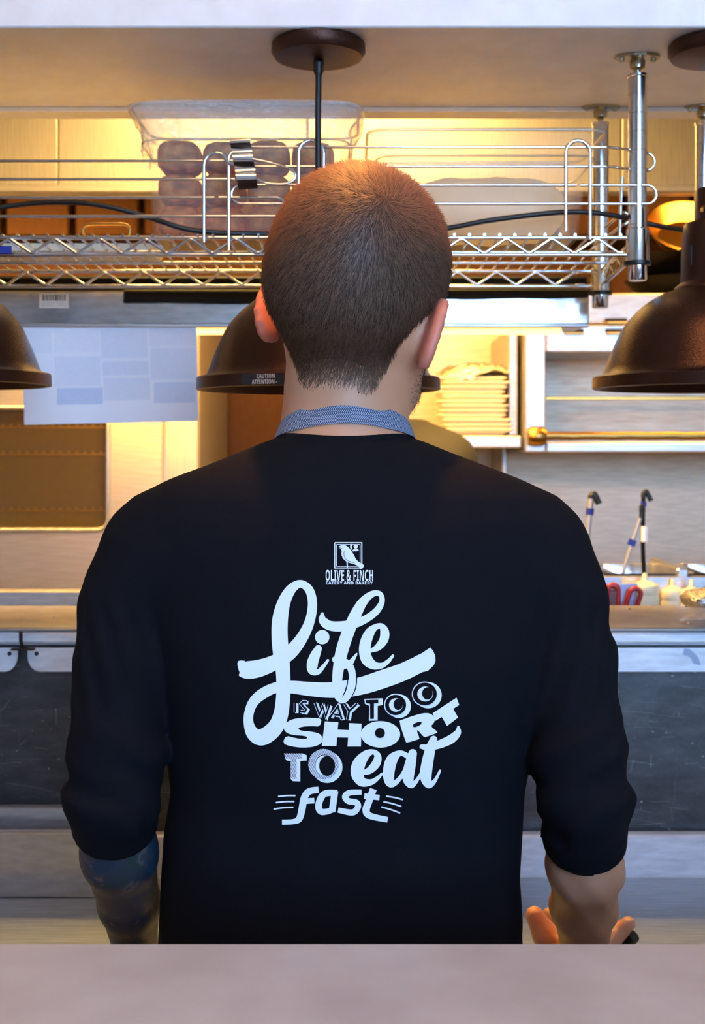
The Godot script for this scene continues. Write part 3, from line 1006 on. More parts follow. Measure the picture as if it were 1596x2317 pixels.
func hung_post(o: Node3D, foot: Vector3, top: float) -> void:
	var m := Msh.new()
	var yt := top - 0.026
	var pr := PackedVector2Array([Vector2(0.0001, foot.y), Vector2(0.0118, foot.y), Vector2(0.0127, foot.y + 0.0015)])
	var y := foot.y + 0.0254
	while y < yt - 0.012:   # the ring grooves of a shelf post, an inch apart
		pr.append(Vector2(0.0127, y - 0.00045)); pr.append(Vector2(0.0120, y)); pr.append(Vector2(0.0127, y + 0.00045))
		y += 0.0254
	pr.append(Vector2(0.0127, yt - 0.004)); pr.append(Vector2(0.0142, yt - 0.003)); pr.append(Vector2(0.0142, yt)); pr.append(Vector2(0.0001, yt))
	m.lathe(pr, Vector3(foot.x, 0, foot.z), 28)
	part("post", m, M.chrome, o)
	var f := Msh.new()
	f.lathe(PackedVector2Array([Vector2(0.0045, yt), Vector2(0.0045, yt + 0.006), Vector2(0.010, yt + 0.009), Vector2(0.011, yt + 0.018), Vector2(0.008, yt + 0.0235)]), Vector3(foot.x, 0, foot.z), 16)
	var pl := PackedVector2Array()
	for q in [[-0.030, -0.006], [-0.024, -0.012], [-0.008, -0.018], [0.008, -0.018], [0.024, -0.012], [0.030, -0.006], [0.030, 0.006], [0.024, 0.012], [0.008, 0.018], [-0.008, 0.018], [-0.024, 0.012], [-0.030, 0.006]]:
		pl.append(Vector2(q[0], q[1]))
	f.plate(pl, Vector3(foot.x, top - 0.0035, foot.z), Vector3(1, 0, 0), Vector3(0, 0, -1), 0.003)
	var fl := part("ceiling_flange", f, M.zinc, o)
	for s in [[-0.022, 0.0], [0.022, 0.0], [0.0, 0.013]]:
		var b := Msh.new()
		b.lathe(PackedVector2Array([Vector2(0.0001, -0.0045), Vector2(0.003, -0.004), Vector2(0.0042, -0.002), Vector2(0.0042, 0)]), Vector3(foot.x + s[0], top - 0.0036, foot.z + s[1]), 10)
		part("screw", b, M.zinc, fl)

func guard(called: String, label: String, xa: float, xb: float, rows: Array, ups: Array, d: float, left_loop: bool) -> void:
	var g := thing(called, label, "guard rail", P((xa + xb) * 0.5, rows[3], d))
	# two upper rails, bent back towards the posts at their ends
	for i in 2:
		var a := P(xa if not left_loop else xa + 30, rows[i], d)
		var b := P(xb - 115, rows[i], d)
		part("rail", wire([a + Vector3(-0.018, -0.004, -0.02), a + Vector3(0, 0, 0), b - Vector3(0.003, 0, 0), b, P(xb - 70, rows[i] + 5.0, d + 0.02)], 0.0021), M.chrome, g)
	# two lower rails joined by a round turn
	var r: float = (rows[3] - rows[2]) * 0.5 * d / F
	var mid := P(xb - 25, (rows[2] + rows[3]) * 0.5, d)
	var lx: float = ups[ups.size() - 1][0] if ups[0][0] < ups[ups.size() - 1][0] else ups[0][0]
	var gap := lx + 33.0
	var loop := [P(gap, rows[2], d)]
	loop.append_array(Array(arc(mid, Vector3.RIGHT, Vector3.UP, r, PI / 2, -PI / 2, 12)))
	if left_loop:
		var ml := P(xa + 5, (rows[2] + rows[3]) * 0.5, d)
		loop.append_array(Array(arc(ml, Vector3.LEFT, Vector3.DOWN, r, PI / 2, -PI / 2, 12)))
	else:
		loop.append(P(xa, rows[3], d))
	part("rail", wire(loop, 0.0021), M.chrome, g)
	part("rail", wire([P(xa + (5 if left_loop else 0), rows[2], d), P(gap - 9, rows[2], d)], 0.0021), M.chrome, g)
	for u in ups:
		var w: float = (u[1] - u[0]) * 0.5 * d / F
		var dd := d - 0.004
		var c := P((u[0] + u[1]) * 0.5, u[2], dd) - Vector3(0, w, 0)
		var pts := [P(u[0], u[3] - 18.0, dd + 0.004)]
		pts.append_array(Array(arc(c, Vector3.RIGHT, Vector3.UP, w, PI, 0.0, 12)))
		pts.append(P(u[1], u[3], dd))
		part("upright", wire(pts, 0.0026), M.chrome, g)

func box_rows(cx: float, cz: float, spec: Array, rr: float) -> Array:
	var rows := []
	for q in spec: rows.append(rrect(cx, cz, q[0], q[1], rr, q[2], 6))
	return rows

func wrapped_box(ys: float) -> void:
	var cx := X(553, 1.75)
	var cz := -1.835
	var top := EYE + 0.476
	var b := thing("storage_box", "clear food storage box wrapped in crinkled cling film", "box", Vector3(cx, ys, cz))
	var spec := [[0.128, 0.078, ys], [0.134, 0.084, ys + 0.004], [0.142, 0.090, top - 0.055], [0.149, 0.094, top - 0.05], [0.153, 0.096, top - 0.006], [0.162, 0.101, top - 0.004], [0.162, 0.101, top], [0.151, 0.094, top - 0.001], [0.147, 0.092, top - 0.048], [0.139, 0.087, top - 0.056], [0.131, 0.081, ys + 0.007]]
	var m := Msh.new()
	var rows := box_rows(cx, cz, spec, 0.03)
	m.grid(rows, true); m.fan(rows[0], Vector3.DOWN); m.fan(rows[10], Vector3.UP)
	part("tub", m, M.plastic_clear, b)
	for q in [[0.1485, 0.0935, top - 0.0505, 0.0012], [0.1615, 0.1005, top - 0.002, 0.002]]:
		var ln := Msh.new()
		ln.tube(rrect(cx, cz, q[0], q[1], 0.03, q[2], 6), q[3], 8, true)
		part("moulded_rim", ln, clear(Color(0.72, 0.68, 0.6, 0.5), 0.15), b)
	# browned rolls packed in the box
	var rng := RandomNumberGenerator.new()
	rng.seed = 9
	var fn := FastNoiseLite.new()
	fn.seed = 2; fn.frequency = 26.0
	var bread := mat(Color(0.98, 0.78, 0.48), 0.75)
	bread.backlight_enabled = true
	bread.backlight = Color(1.0, 0.68, 0.36)
	bread.albedo_texture = noise_tex(0.015, 44, 256, 4, false, ramp2(Color(0.62, 0.48, 0.36), Color(1.15, 1.1, 1.0)))
	tri_map(bread, Vector3(9, 9, 9))
	var grp := "bread rolls inside the wrapped box"
	for lay in 3:
		for k in 4:
			var at := Vector3(cx - 0.098 + k * 0.0645, ys + 0.0085 + lay * 0.047 + 0.023, cz + (0.030 if (lay + k) % 2 == 0 else 0.022))
			var rl := Msh.new()
			var rr := []
			for i in 13:
				var row := PackedVector3Array()
				var ph := (i / 12.0 - 0.5) * PI * 0.99
				for j in 20:
					var th := TAU * j / 20.0
					var dir := Vector3(cos(ph) * cos(th), sin(ph), cos(ph) * sin(th))
					dir = Vector3(signf(dir.x) * pow(absf(dir.x), 0.62), signf(dir.y) * pow(absf(dir.y), 0.62), signf(dir.z) * pow(absf(dir.z), 0.62))
					row.append(at + dir * Vector3(0.0315, 0.0228, 0.046) * (1.0 + 0.06 * fn.get_noise_3dv(dir + Vector3(lay, k, 0) * 3.0)))
				rr.append(row)
			rl.grid(rr, true)
			tag(part("bread_roll", rl, bread), "browned bread roll inside the film-wrapped storage box", "bread", grp)
	# film: draped over the rim and crumpled down the sides
	var fl := Msh.new()
	var fr := []
	var nn := FastNoiseLite.new()
	nn.seed = 17; nn.frequency = 20.0
	var rid := FastNoiseLite.new()
	rid.seed = 23; rid.frequency = 38.0; rid.fractal_type = FastNoiseLite.FRACTAL_RIDGED; rid.fractal_octaves = 2
	var base := PackedVector3Array()
	for k in 200:
		var a := TAU * k / 200.0
		base.append(Vector3(signf(cos(a)) * pow(absf(cos(a)), 0.35), 0, signf(sin(a)) * pow(absf(sin(a)), 0.35)))
	for i in 64:
		var t := i / 63.0
		var row := PackedVector3Array()
		for k in base.size():
			var q := base[k]
			var p: Vector3
			if t < 0.45:
				var s := t / 0.45
				p = Vector3(cx + q.x * 0.166 * s, top + 0.003 + 0.006 * (1.0 - s) , cz + q.z * 0.105 * s)
				p.y += (0.010 * (0.5 + 0.5 * nn.get_noise_3d(p.x * 0.5 + 3.0, 0, p.z * 0.5)) + 0.003 * rid.get_noise_3dv(p)) * (1.0 - s * s)
			else:
				var s := (t - 0.45) / 0.55
				var hx := 0.168 - 0.02 * smoothstep(0.05, 0.6, s)
				var hz := 0.107 - 0.012 * smoothstep(0.05, 0.6, s)
				var hang := 0.055 + 0.03 * nn.get_noise_2d(q.x * 0.12 + 5.0, q.z * 0.12)
				p = Vector3(cx + q.x * hx, top + 0.003 - hang * s, cz + q.z * hz)
				var cr := 0.008 * s * nn.get_noise_3dv(p * 2.2) + 0.0045 * minf(s * 2.0, 1.0) * rid.get_noise_3dv(p * Vector3(1.0, 0.7, 1.0))
				p += Vector3(q.x, 0, q.z).normalized() * (cr + 0.002)
			row.append(p)
		fr.append(row)
	fl.grid(fr, true)
	var film := part("cling_film", fl, M.film, b)
	tag(film, "crinkled transparent cling film", "")

func open_box(ys: float) -> void:
	var cx := X(1101, 1.75)
	var cz := -1.835
	var top := Y(294, 1.745)
	var b := thing("storage_box", "clear food storage box standing open, a cream bag inside, on the wire shelf", "box", Vector3(cx, ys, cz))
	var spec := [[0.128, 0.078, ys], [0.134, 0.084, ys + 0.004], [0.148, 0.092, top - 0.042], [0.156, 0.096, top - 0.037], [0.161, 0.099, top - 0.006], [0.169, 0.104, top - 0.004], [0.169, 0.104, top], [0.159, 0.098, top - 0.001], [0.153, 0.094, top - 0.036], [0.145, 0.090, top - 0.043], [0.131, 0.081, ys + 0.007]]
	var m := Msh.new()
	var rows := box_rows(cx, cz, spec, 0.03)
	m.grid(rows, true); m.fan(rows[0], Vector3.DOWN); m.fan(rows[10], Vector3.UP)
	part("tub", m, M.plastic_clear, b)
	var rim := Msh.new()
	rim.tube(rrect(cx, cz, 0.1685, 0.1035, 0.03, top - 0.003, 6), 0.0024, 8, true)
	part("rim", rim, clear(Color(0.78, 0.74, 0.66, 0.45), 0.15), b)
	var sd := Msh.new()
	sd.tube(rrect(cx, cz, 0.1555, 0.0955, 0.03, top - 0.0375, 6), 0.0014, 8, true)
	part("moulded_rim", sd, clear(Color(0.72, 0.68, 0.6, 0.5), 0.15), b)
	# a loosely filled cream plastic bag lying in the box
	var bag := Msh.new()
	var rows2 := []
	var fn := FastNoiseLite.new()
	fn.seed = 8; fn.frequency = 16.0
	for i in 22:
		var row := PackedVector3Array()
		var ph := (i / 21.0 - 0.5) * PI * 0.99
		for k in 56:
			var th := TAU * k / 56.0
			var dv := Vector3(cos(ph) * cos(th), sin(ph), cos(ph) * sin(th))
			dv = Vector3(signf(dv.x) * pow(absf(dv.x), 0.6), signf(dv.y) * pow(absf(dv.y), 0.6), signf(dv.z) * pow(absf(dv.z), 0.6))
			var p := Vector3(cx, ys + 0.054, cz) + dv * Vector3(0.122, 0.044, 0.070)
			row.append(p + dv * (0.006 * fn.get_noise_3dv(p) + 0.003 * fn.get_noise_3dv(p * 3.0)))
		rows2.append(row)
	bag.grid(rows2, true)
	var bm := mat(Color(0.95, 0.90, 0.76), 0.4)
	bm.backlight_enabled = true
	bm.backlight = Color(1.0, 0.95, 0.8)
	tag(part("plastic_bag", bag, bm), "cream translucent bag lying inside the open clear box", "bag")

func spring_clip() -> void:
	var d := 1.672
	var c := thing("spring_clip", "corrugated steel spring clip with wire arms on the guard rail", "clip", P(552, 372, d))
	var rows := []
	var prof := [[318.0, 0.004], [322.0, 0.007], [330.0, 0.004], [338.0, -0.002], [346.0, -0.002], [352.0, 0.004], [360.0, 0.006], [370.0, 0.004], [380.0, -0.002], [388.0, -0.002], [394.0, 0.004], [403.0, 0.007], [412.0, 0.005], [420.0, 0.0], [428.0, -0.004]]
	for q in prof:
		var t: float = (q[0] - 318.0) / 110.0
		var row := PackedVector3Array()
		for s in 2:
			row.append(P(lerpf(520.0 if s == 0 else 566.0, 540.0 if s == 0 else 584.0, t), q[0] - (4.0 if s == 1 else 0.0), d) + Vector3(0, 0, q[1]))
		rows.append(row)
	var m := Msh.new()
	m.grid(rows)
	var back := []
	for r in rows:
		var row := PackedVector3Array()
		for p in r: row.append(p + Vector3(0, 0, -0.0012))
		back.append(row)
	m.grid(back)
	part("clip_plate", m, M.chrome, c)
	var w := Msh.new()
	w.tube(spline([P(572, 360, d), P(610, 368, d), P(650, 380, d), P(668, 392, d), P(664, 408, d), P(640, 417, d), P(600, 414, d), P(584, 405, d)], 5), 0.0019, 8)
	part("wire_arm", w, M.chrome, c)
	var w2 := Msh.new()
	w2.tube(spline([P(524, 345, d + 0.004), P(518, 356, d + 0.004), P(520, 368, d + 0.004), P(532, 373, d + 0.004)], 5), 0.0019, 8)
	part("wire_arm", w2, M.chrome, c)

func under_shelf() -> void:
	var d := 2.02
	var yt := Y(658, d)
	var ybm := Y(735, d)
	var s := thing("warmer_strip", "long stainless channel strip fixed under the wire shelf", "strip", Vector3(X(400, d), ybm, -d - 0.06))
	var xe := X(1334, d)
	part("channel", bx(Vector3(-1.1, ybm, -d - 0.12), Vector3(xe, yt, -d), 0.003), M.steel_smooth, s)
	part("bottom_lip", bx(Vector3(-1.1, ybm - 0.0035, -d - 0.015), Vector3(xe, ybm + 0.002, -d + 0.003), 0.001), M.steel, s)
	for x in [-0.9, 0.1, 0.36]:
		part("hanger", bx(Vector3(x - 0.008, yt, -1.99), Vector3(x + 0.008, Y(614, 1.957) - 0.02, -1.952), 0.001), M.steel, s)
	# glowing tube and lamp added under the strip to warm splashback and bottles
	var hm := mat(Color(1.0, 0.8, 0.5))
	hm.emission_enabled = true; hm.emission = Color(1.0, 0.74, 0.40); hm.emission_energy_multiplier = 5.0
	var ht := Msh.new()
	ht.tube(PackedVector3Array([Vector3(-0.9, ybm - 0.004, -d - 0.095), Vector3(xe - 0.03, ybm - 0.004, -d - 0.095)]), 0.004, 8)
	part("added_glow_tube", ht, hm, s)
	area_light("added_strip_glow", Vector3((xe - 0.93) * 0.5, ybm - 0.012, -d - 0.11), Vector2(1.1, 0.02), Vector3(-PI / 2 + 1.0, 0, 0), Color(1.0, 0.72, 0.38), 2.0)
	# barcode sticker
	var im := Image.create(136, 72, false, Image.FORMAT_RGB8)
	im.fill(Color(0.80, 0.79, 0.76))
	var rng := RandomNumberGenerator.new()
	rng.seed = 77
	var x := 16
	while x < 120:
		var w := rng.randi_range(2, 6)
		im.fill_rect(Rect2i(x, 6, w, 30), Color(0.08, 0.08, 0.08))
		x += w + rng.randi_range(2, 5)
	for r in 2:
		for k in 26:
			if rng.randf() < 0.75: im.fill_rect(Rect2i(12 + k * 4, 44 + r * 12, 3, 4), Color(0.62, 0.61, 0.58))
	var lm := mat(Color.WHITE, 0.6)
	lm.albedo_texture = ImageTexture.create_from_image(im)
	var lb := Msh.new()
	var a := P(88, 697, d - 0.0015)
	var b := P(155, 664, d - 0.0015)
	lb.quad(a, Vector3(b.x, a.y, a.z), b, Vector3(a.x, b.y, a.z), Vector3(0, 0, 1))
	lb.box(Vector3((a.x + b.x) * 0.5, (a.y + b.y) * 0.5, -d + 0.0006), Vector3(b.x - a.x, b.y - a.y, 0.001))
	tag(part("barcode_label", lb, lm, s), "white barcode sticker", "")
	# black rubber mats lying on the strip, edges hanging over
	for q in [[281.0, 640.0, 684.0, "thin black rubber mat hanging over the strip above the lettered lamp"], [905.0, 1331.0, 676.0, "glossy black mat on the strip beneath the open clear box"]]:
		var mm := Msh.new()
		var r1 := PackedVector3Array()
		var rows := []
		var x0 := X(q[0], d)
		var x1 := X(q[1], d)
		var fn := FastNoiseLite.new()
		fn.seed = int(q[0]); fn.frequency = 3.0
		for i in 10:
			var row := PackedVector3Array()
			for k in 25:
				var xx := lerpf(x0, x1, k / 24.0)
				var sag := 0.004 * fn.get_noise_1d(xx) + (0.003 * (k / 24.0) if q[0] > 800.0 else 0.0)
				var t := i / 9.0
				var p: Vector3
				if t < 0.5: p = Vector3(xx, yt + 0.003 + 0.004 * sin(t * 6.0), -d - 0.11 + 0.11 * t / 0.5)
				else:
					var u := (t - 0.5) / 0.5
					p = Vector3(xx, lerpf(yt + 0.004, Y(q[2], d - 0.006) + sag, u), -d + 0.003 + 0.004 * sin(u * 1.6))
				row.append(p)
			rows.append(row)
		mm.grid(rows)
		var under := []
		for r in rows:
			var row := PackedVector3Array()
			for p in r: row.append(p + Vector3(0, -0.0022 if p.z < -d else 0.0, -0.0022 if p.z >= -d else 0.0))
			under.append(row)
		mm.grid(under)
		tag(part("rubber_mat", mm, M.black_mat), q[3], "mat")
	# black tray tops seen in the gap below the shelf
	tag(part("baking_sheet", bx(Vector3(-1.05, yt + 0.008, -2.135), Vector3(X(1325, 2.05), yt + 0.026, -2.03), 0.004), M.black_mat), "long black baking sheet lying on the steel channel strip", "baking sheet")
	# taped paper with order slips printed on it
	var W := 396
	var H := 224
	var pi := Image.create(W * 2, H * 2, false, Image.FORMAT_RGB8)
	pi.fill(Color(0.95, 0.95, 0.97))
	for q in [[72, 4, 176, 60, 0.02], [178, 6, 284, 74, 0.05], [288, 2, 392, 48, 0.04], [72, 70, 176, 138, 0.04], [180, 82, 286, 115, 0.06], [290, 52, 392, 126, 0.05], [182, 120, 288, 172, 0.06], [76, 142, 180, 180, 0.16], [296, 132, 390, 180, 0.10], [4, 10, 66, 62, 0.03]]:
		pi.fill_rect(Rect2i(q[0] * 2, q[1] * 2, (q[2] - q[0]) * 2, (q[3] - q[1]) * 2), Color(0.95 - q[4] * 0.9, 0.95 - q[4] * 0.62, 0.97 - q[4] * 0.25))
		var yy: int = q[1] * 2 + 8
		while yy < q[3] * 2 - 8:
			var xx: int = q[0] * 2 + 6
			while xx < q[2] * 2 - 12:
				var w := rng.randi_range(4, 12)
				if rng.randf() < 0.7: pi.fill_rect(Rect2i(xx, yy, w, 2), Color(0.92 - q[4], 0.915 - q[4] * 0.8, 0.945 - q[4] * 0.4))
				xx += w + 4
			yy += 7
	var pm := mat(Color.WHITE, 0.7)
	pm.albedo_texture = ImageTexture.create_from_image(pi)
	pm.texture_repeat = false
	pm.backlight_enabled = true
	pm.backlight = Color(0.25, 0.25, 0.25)
	var pp := Msh.new()
	var prow := []
	for i in 9:
		var row := PackedVector3Array()
		for k in 13:
			var u := k / 12.0
			var v := i / 8.0
			row.append(P(lerpf(lerpf(50, 445, u), lerpf(55, 449, u), v), lerpf(lerpf(738, 737, u), lerpf(961, 953, u), v), d + 0.004 + 0.006 * v * v + 0.003 * sin(u * 5.0 + v * 2.0) * v))
		prow.append(row)
	pp.grid(prow)
	tag(part("paper_sheet", pp, pm), "white paper with pale printed order slips hanging under the steel strip", "paper")

func pass_things() -> void:
	var zf := -1.79
	var yt := Y(1420, 1.79)
	# serving shelf on the cooks' side
	var s := thing("pass_shelf", "steel serving shelf with bright front strips behind the man", "shelf", Vector3(0, yt - 0.07, -1.92))
	part("top", bx(Vector3(-2.3, yt - 0.007, -2.035), Vector3(2.3, yt, zf - 0.002), 0.003), M.steel_dull, s)
	part("rear_ledge", bx(Vector3(-2.3, yt - 0.004, -2.06), Vector3(X(420, 2.05), yt + 0.024, -2.036), 0.003), M.steel_dull, s)
	part("front_edge", bx(Vector3(-2.3, Y(1456, 1.79), zf - 0.034), Vector3(2.3, yt - 0.0075, zf), 0.0025), M.strip_white, s)
	part("edge_groove", bx(Vector3(-2.3, Y(1468, 1.79), zf - 0.038), Vector3(2.3, Y(1456, 1.79) - 0.0005, zf - 0.034)), M.strip_white, s)
	var xs := X(50, 1.79)
	for q in [[-2.3, xs - 0.008], [xs + 0.007, 2.3]]:
		var y0 := Y(1521, 1.79)
		var y1 := Y(1467, 1.79)
		var poly := PackedVector2Array()
		var right: bool = q[0] < -1.0
		if right:
			poly.append(Vector2(q[0], y0))
			for i in 7:
				var a := -PI / 2 + i / 6.0 * PI / 2
				poly.append(Vector2(q[1] - 0.018 + cos(a) * 0.018, y0 + 0.022 + sin(a) * 0.022))
			poly.append(Vector2(q[1], y1)); poly.append(Vector2(q[0], y1))
		else:
			for i in 7:
				var a := PI + i / 6.0 * PI / 2
				poly.append(Vector2(q[0] + 0.018 + cos(a) * 0.018, y0 + 0.022 + sin(a) * 0.022))
			poly.append(Vector2(q[1], y0)); poly.append(Vector2(q[1], y1)); poly.append(Vector2(q[0], y1))
		var m := Msh.new()
		m.plate(poly, Vector3(0, 0, zf - 0.010), Vector3(1, 0, 0), Vector3(0, 1, 0), 0.006)
		var st := part("front_strip", m, M.strip_white, s)
		var sc := Msh.new()
		sc.lathe(PackedVector2Array([Vector2(0.0001, 0.001), Vector2(0.003, 0.001), Vector2(0.003, -0.001)]), Vector3(q[1] - 0.011 if right else q[0] + 0.013, Y(1480, 1.79), zf - 0.0035), 12, Basis(Vector3.RIGHT, PI / 2))
		part("screw", sc, M.black_rubber, st)
	var hk := Msh.new()
	hk.tube(spline([P(47, 1428, 1.782), P(47, 1440, 1.782), P(48, 1455, 1.784), P(54, 1468, 1.786)], 4), 0.0026, 8)
	hk.box(P(52, 1469, 1.783), Vector3(0.034, 0.0025, 0.012), 0.001)
	part("hook", hk, M.black_rubber, s)
	# a grey smear of sticker residue on the right-hand strip
	var rs := Msh.new()
	var po := PackedVector2Array()
	for q in [[1551, 1468], [1562, 1469], [1575, 1480], [1583, 1490], [1588, 1506], [1580, 1505], [1570, 1502], [1566, 1490], [1558, 1486], [1547, 1482]]:
		var w := P(q[0], q[1], 1.79)
		po.append(Vector2(w.x, w.y))
	rs.plate(po, Vector3(0, 0, zf - 0.0042), Vector3(1, 0, 0), Vector3(0, 1, 0), 0.0006)
	part("sticker_residue", rs, mat(Color(0.62, 0.66, 0.74), 0.7), s)
	# scratched dark panel under the shelf
	var zp := -1.83
	var W := 1400
	var H := 400
	var im := Image.create(W, H, false, Image.FORMAT_RGB8)
	var fn := FastNoiseLite.new()
	fn.seed = 5; fn.frequency = 0.012; fn.fractal_octaves = 5
	for y in H:
		for x in W:
			var g := 0.32 + 0.06 * fn.get_noise_2d(x, y * 2.0) + 0.02 * fn.get_noise_2d(x * 9.0, y * 9.0)
			im.set_pixel(x, y, Color(g, g * 0.99, g * 0.98))
	var rng := RandomNumberGenerator.new()
	rng.seed = 12
	for i in 420:   # scratches
		var p := Vector2(rng.randf() * W, rng.randf() * H)
		var a := rng.randf_range(-0.25, 0.25) + (PI / 2 if rng.randf() < 0.25 else 0.0) + (0.4 if rng.randf() < 0.2 else 0.0)
		var l := rng.randf_range(8.0, 120.0 if rng.randf() < 0.25 else 40.0)
		var br := rng.randf_range(0.04, 0.22)
		for k in int(l):
			var q := p + Vector2(cos(a), sin(a)) * k
			if q.x >= 0 and q.y >= 0 and q.x < W and q.y < H:
				var c := im.get_pixel(int(q.x), int(q.y))
				im.set_pixel(int(q.x), int(q.y), c + Color(br, br, br))
			a += rng.randf_range(-0.01, 0.01)
	for i in 260:   # dried splashes
		var p := Vector2i(rng.randi_range(2, W - 5), rng.randi_range(2, H - 5))
		var br := rng.randf_range(0.1, 0.4)
		im.fill_rect(Rect2i(p, Vector2i(rng.randi_range(1, 3), rng.randi_range(1, 3))), Color(0.3 + br, 0.3 + br, 0.28 + br))
	var dm := mat(Color.WHITE, 0.42, 0.75)
	dm.albedo_texture = ImageTexture.create_from_image(im)
	var pb := Y(1890, 1.8)
	var pm := Msh.new()
	pm.box(Vector3(0, (pb + yt) * 0.5 - 0.014, zp - 0.008), Vector3(4.4, yt - pb + 0.008, 0.012), 0.0)
	pm.quad(Vector3(-0.7, pb - 0.01, zp), Vector3(0.7, pb - 0.01, zp), Vector3(0.7, yt - 0.03, zp), Vector3(-0.7, yt - 0.03, zp), Vector3(0, 0, 1))
	part("back_panel", pm, dm, s).set_meta("label", "dark scratched metal back panel")
	# work table
	var yw := EYE - 0.633
	var w := thing("work_table", "stainless work table with raised back lip where the man works", "table", Vector3(0, 0, -1.5))
	part("table_top", bx(Vector3(-2.2, yw - 0.04, -1.80), Vector3(2.2, yw, -1.43), 0.004), M.worktop, w)
	part("back_lip", bx(Vector3(-2.2, yw - 0.03, -1.822), Vector3(2.2, pb, -1.8), 0.003), M.strip_white, w)
	part("undershelf", bx(Vector3(-2.1, 0.25, -1.8), Vector3(2.1, 0.28, -1.42), 0.004), M.steel_dull, w)
	for x in [-2.1, 0.0, 2.1]:
		for z in [-1.78, -1.42]:
			part("leg", bx(Vector3(x - 0.02, 0, z - 0.02), Vector3(x + 0.02, yw - 0.04, z + 0.02), 0.003), M.steel, w)
	part("support_frame", bx(Vector3(-2.28, 0.0, -2.0), Vector3(-2.22, yt - 0.008, -1.84)), M.steel_dull, s)
	part("support_frame", bx(Vector3(2.22, 0.0, -2.0), Vector3(2.28, yt - 0.008, -1.84)), M.steel_dull, s)
	# food pans on the table
	food_pan("steam_pan", "stainless steam pan standing on the work table by the tattooed arm", X(40, 1.75), -1.752, 0.167, 0.042, yw, 0.103)
	# --- cooks' prep rail behind the serving shelf
	var zr0 := -2.37
	var yr := Y(1290, 2.3)
	var pr := thing("prep_rail", "steel prep rail with sunken food inserts behind the squeeze bottles", "prep rail", Vector3(0.6, 0, -2.22))
	var ledge := yr - 0.14
	part("cabinet", bx(Vector3(-0.05, 0.0, -2.40), Vector3(2.3, ledge, -2.07), 0.004), M.steel, pr)
	var rb := Msh.new()
	rb.box(Vector3(1.125, (ledge + yr) * 0.5, -2.20), Vector3(2.35, yr - ledge, 0.01), 0.002)
	rb.box(Vector3(1.125, (ledge + yr) * 0.5, -2.395), Vector3(2.35, yr - ledge, 0.01), 0.002)
	part("rail_body", rb, M.steel, pr)
	var x := -0.03
	for i in 12:
		var iw := 0.155
		var ins := Msh.new()
		var cx := x + iw * 0.5
		var rows := [rrect(cx, -2.297, iw * 0.5, 0.092, 0.012, yr + 0.004), rrect(cx, -2.297, iw * 0.5 - 0.012, 0.08, 0.012, yr + 0.003), rrect(cx, -2.297, iw * 0.5 - 0.016, 0.076, 0.012, yr - 0.05)]
		ins.grid(rows, true)
		ins.fan(rows[2], Vector3.UP)
		part("food_insert", ins, M.steel_smooth, pr)
		x += 0.163
	part("end_gable", bx(Vector3(X(1500, 2.3), yr - 0.02, -2.40), Vector3(X(1500, 2.3) + 0.02, yr + 0.014, -2.195), 0.003), M.steel_smooth, pr)
	# ladles
	ladle(P(1322, 1300, 2.33), P(1333, 1180, 2.33), P(1339, 1122, 2.33), P(1356, 1140, 2.33), 0.0055, M.steel_dull, [1150.0, 1165.0], "ladle handle with a blue band, leaning beside the man's shoulder")
	ladle(P(1458, 1300, 2.33), P(1455, 1220, 2.33), P(1457, 1117, 2.33), P(1474, 1133, 2.33), 0.0042, M.iron, [1135.0, 1146.0], "black hooked ladle handle with a white grip sleeve")
	ladle(P(1410, 1300, 2.30), P(1428, 1240, 2.30), P(1452, 1165, 2.30), P(1457, 1150, 2.30), 0.0035, M.steel_dull, [1222.0, 1233.0], "short thin spoon handle with a blue tag, leaning on the black ladle")
	# bottles
	var yb := ledge
	for q in [[1460.0, 2.165, 64.0, 1297.0, "squeeze bottle with tallest cone tip, beside the red tool handle"], [1523.0, 2.185, 52.0, 1309.0, "squeeze bottle standing between two other squeeze bottles"], [1566.0, 2.165, 50.0, 1311.0, "squeeze bottle standing behind the foil-topped cup"]]:
		bottle(q[0], q[1], q[2], q[3], yb, q[4])
	# pale-blue tub and two red-handled tools standing in it
	var tb := thing("utensil_tub", "pale blue plastic tub holding red-handled tools", "tub", Vector3(X(1385, 2.13), yb, -2.13))
	var tm := Msh.new()
	var ty := Y(1314, 2.13)
	var rows := [rrect(X(1385, 2.13), -2.135, 0.030, 0.045, 0.01, yb), rrect(X(1385, 2.13), -2.135, 0.031, 0.047, 0.01, yb + 0.003), rrect(X(1385, 2.13), -2.135, 0.036, 0.052, 0.01, ty - 0.002), rrect(X(1385, 2.13), -2.135, 0.037, 0.053, 0.01, ty), rrect(X(1385, 2.13), -2.135, 0.034, 0.05, 0.01, ty), rrect(X(1385, 2.13), -2.135, 0.029, 0.044, 0.01, yb + 0.004)]
	tm.grid(rows, true); tm.fan(rows[0], Vector3.DOWN); tm.fan(rows[5], Vector3.UP)
	part("tub_body", tm, M.pale_blue, tb)
	red_tool(P(1386, 1390, 2.07), P(1388, 1324, 2.07), 0.0062, "upright red plastic tool handle in front of the pale blue tub", yb)
	red_tool(P(1425, 1385, 2.07), P(1442, 1332, 2.07), 0.0055, "leaning red looped tool handle beside the pale blue tub", yb)
	# foil-topped plastic cup on the serving shelf
	foil_cup(yt)
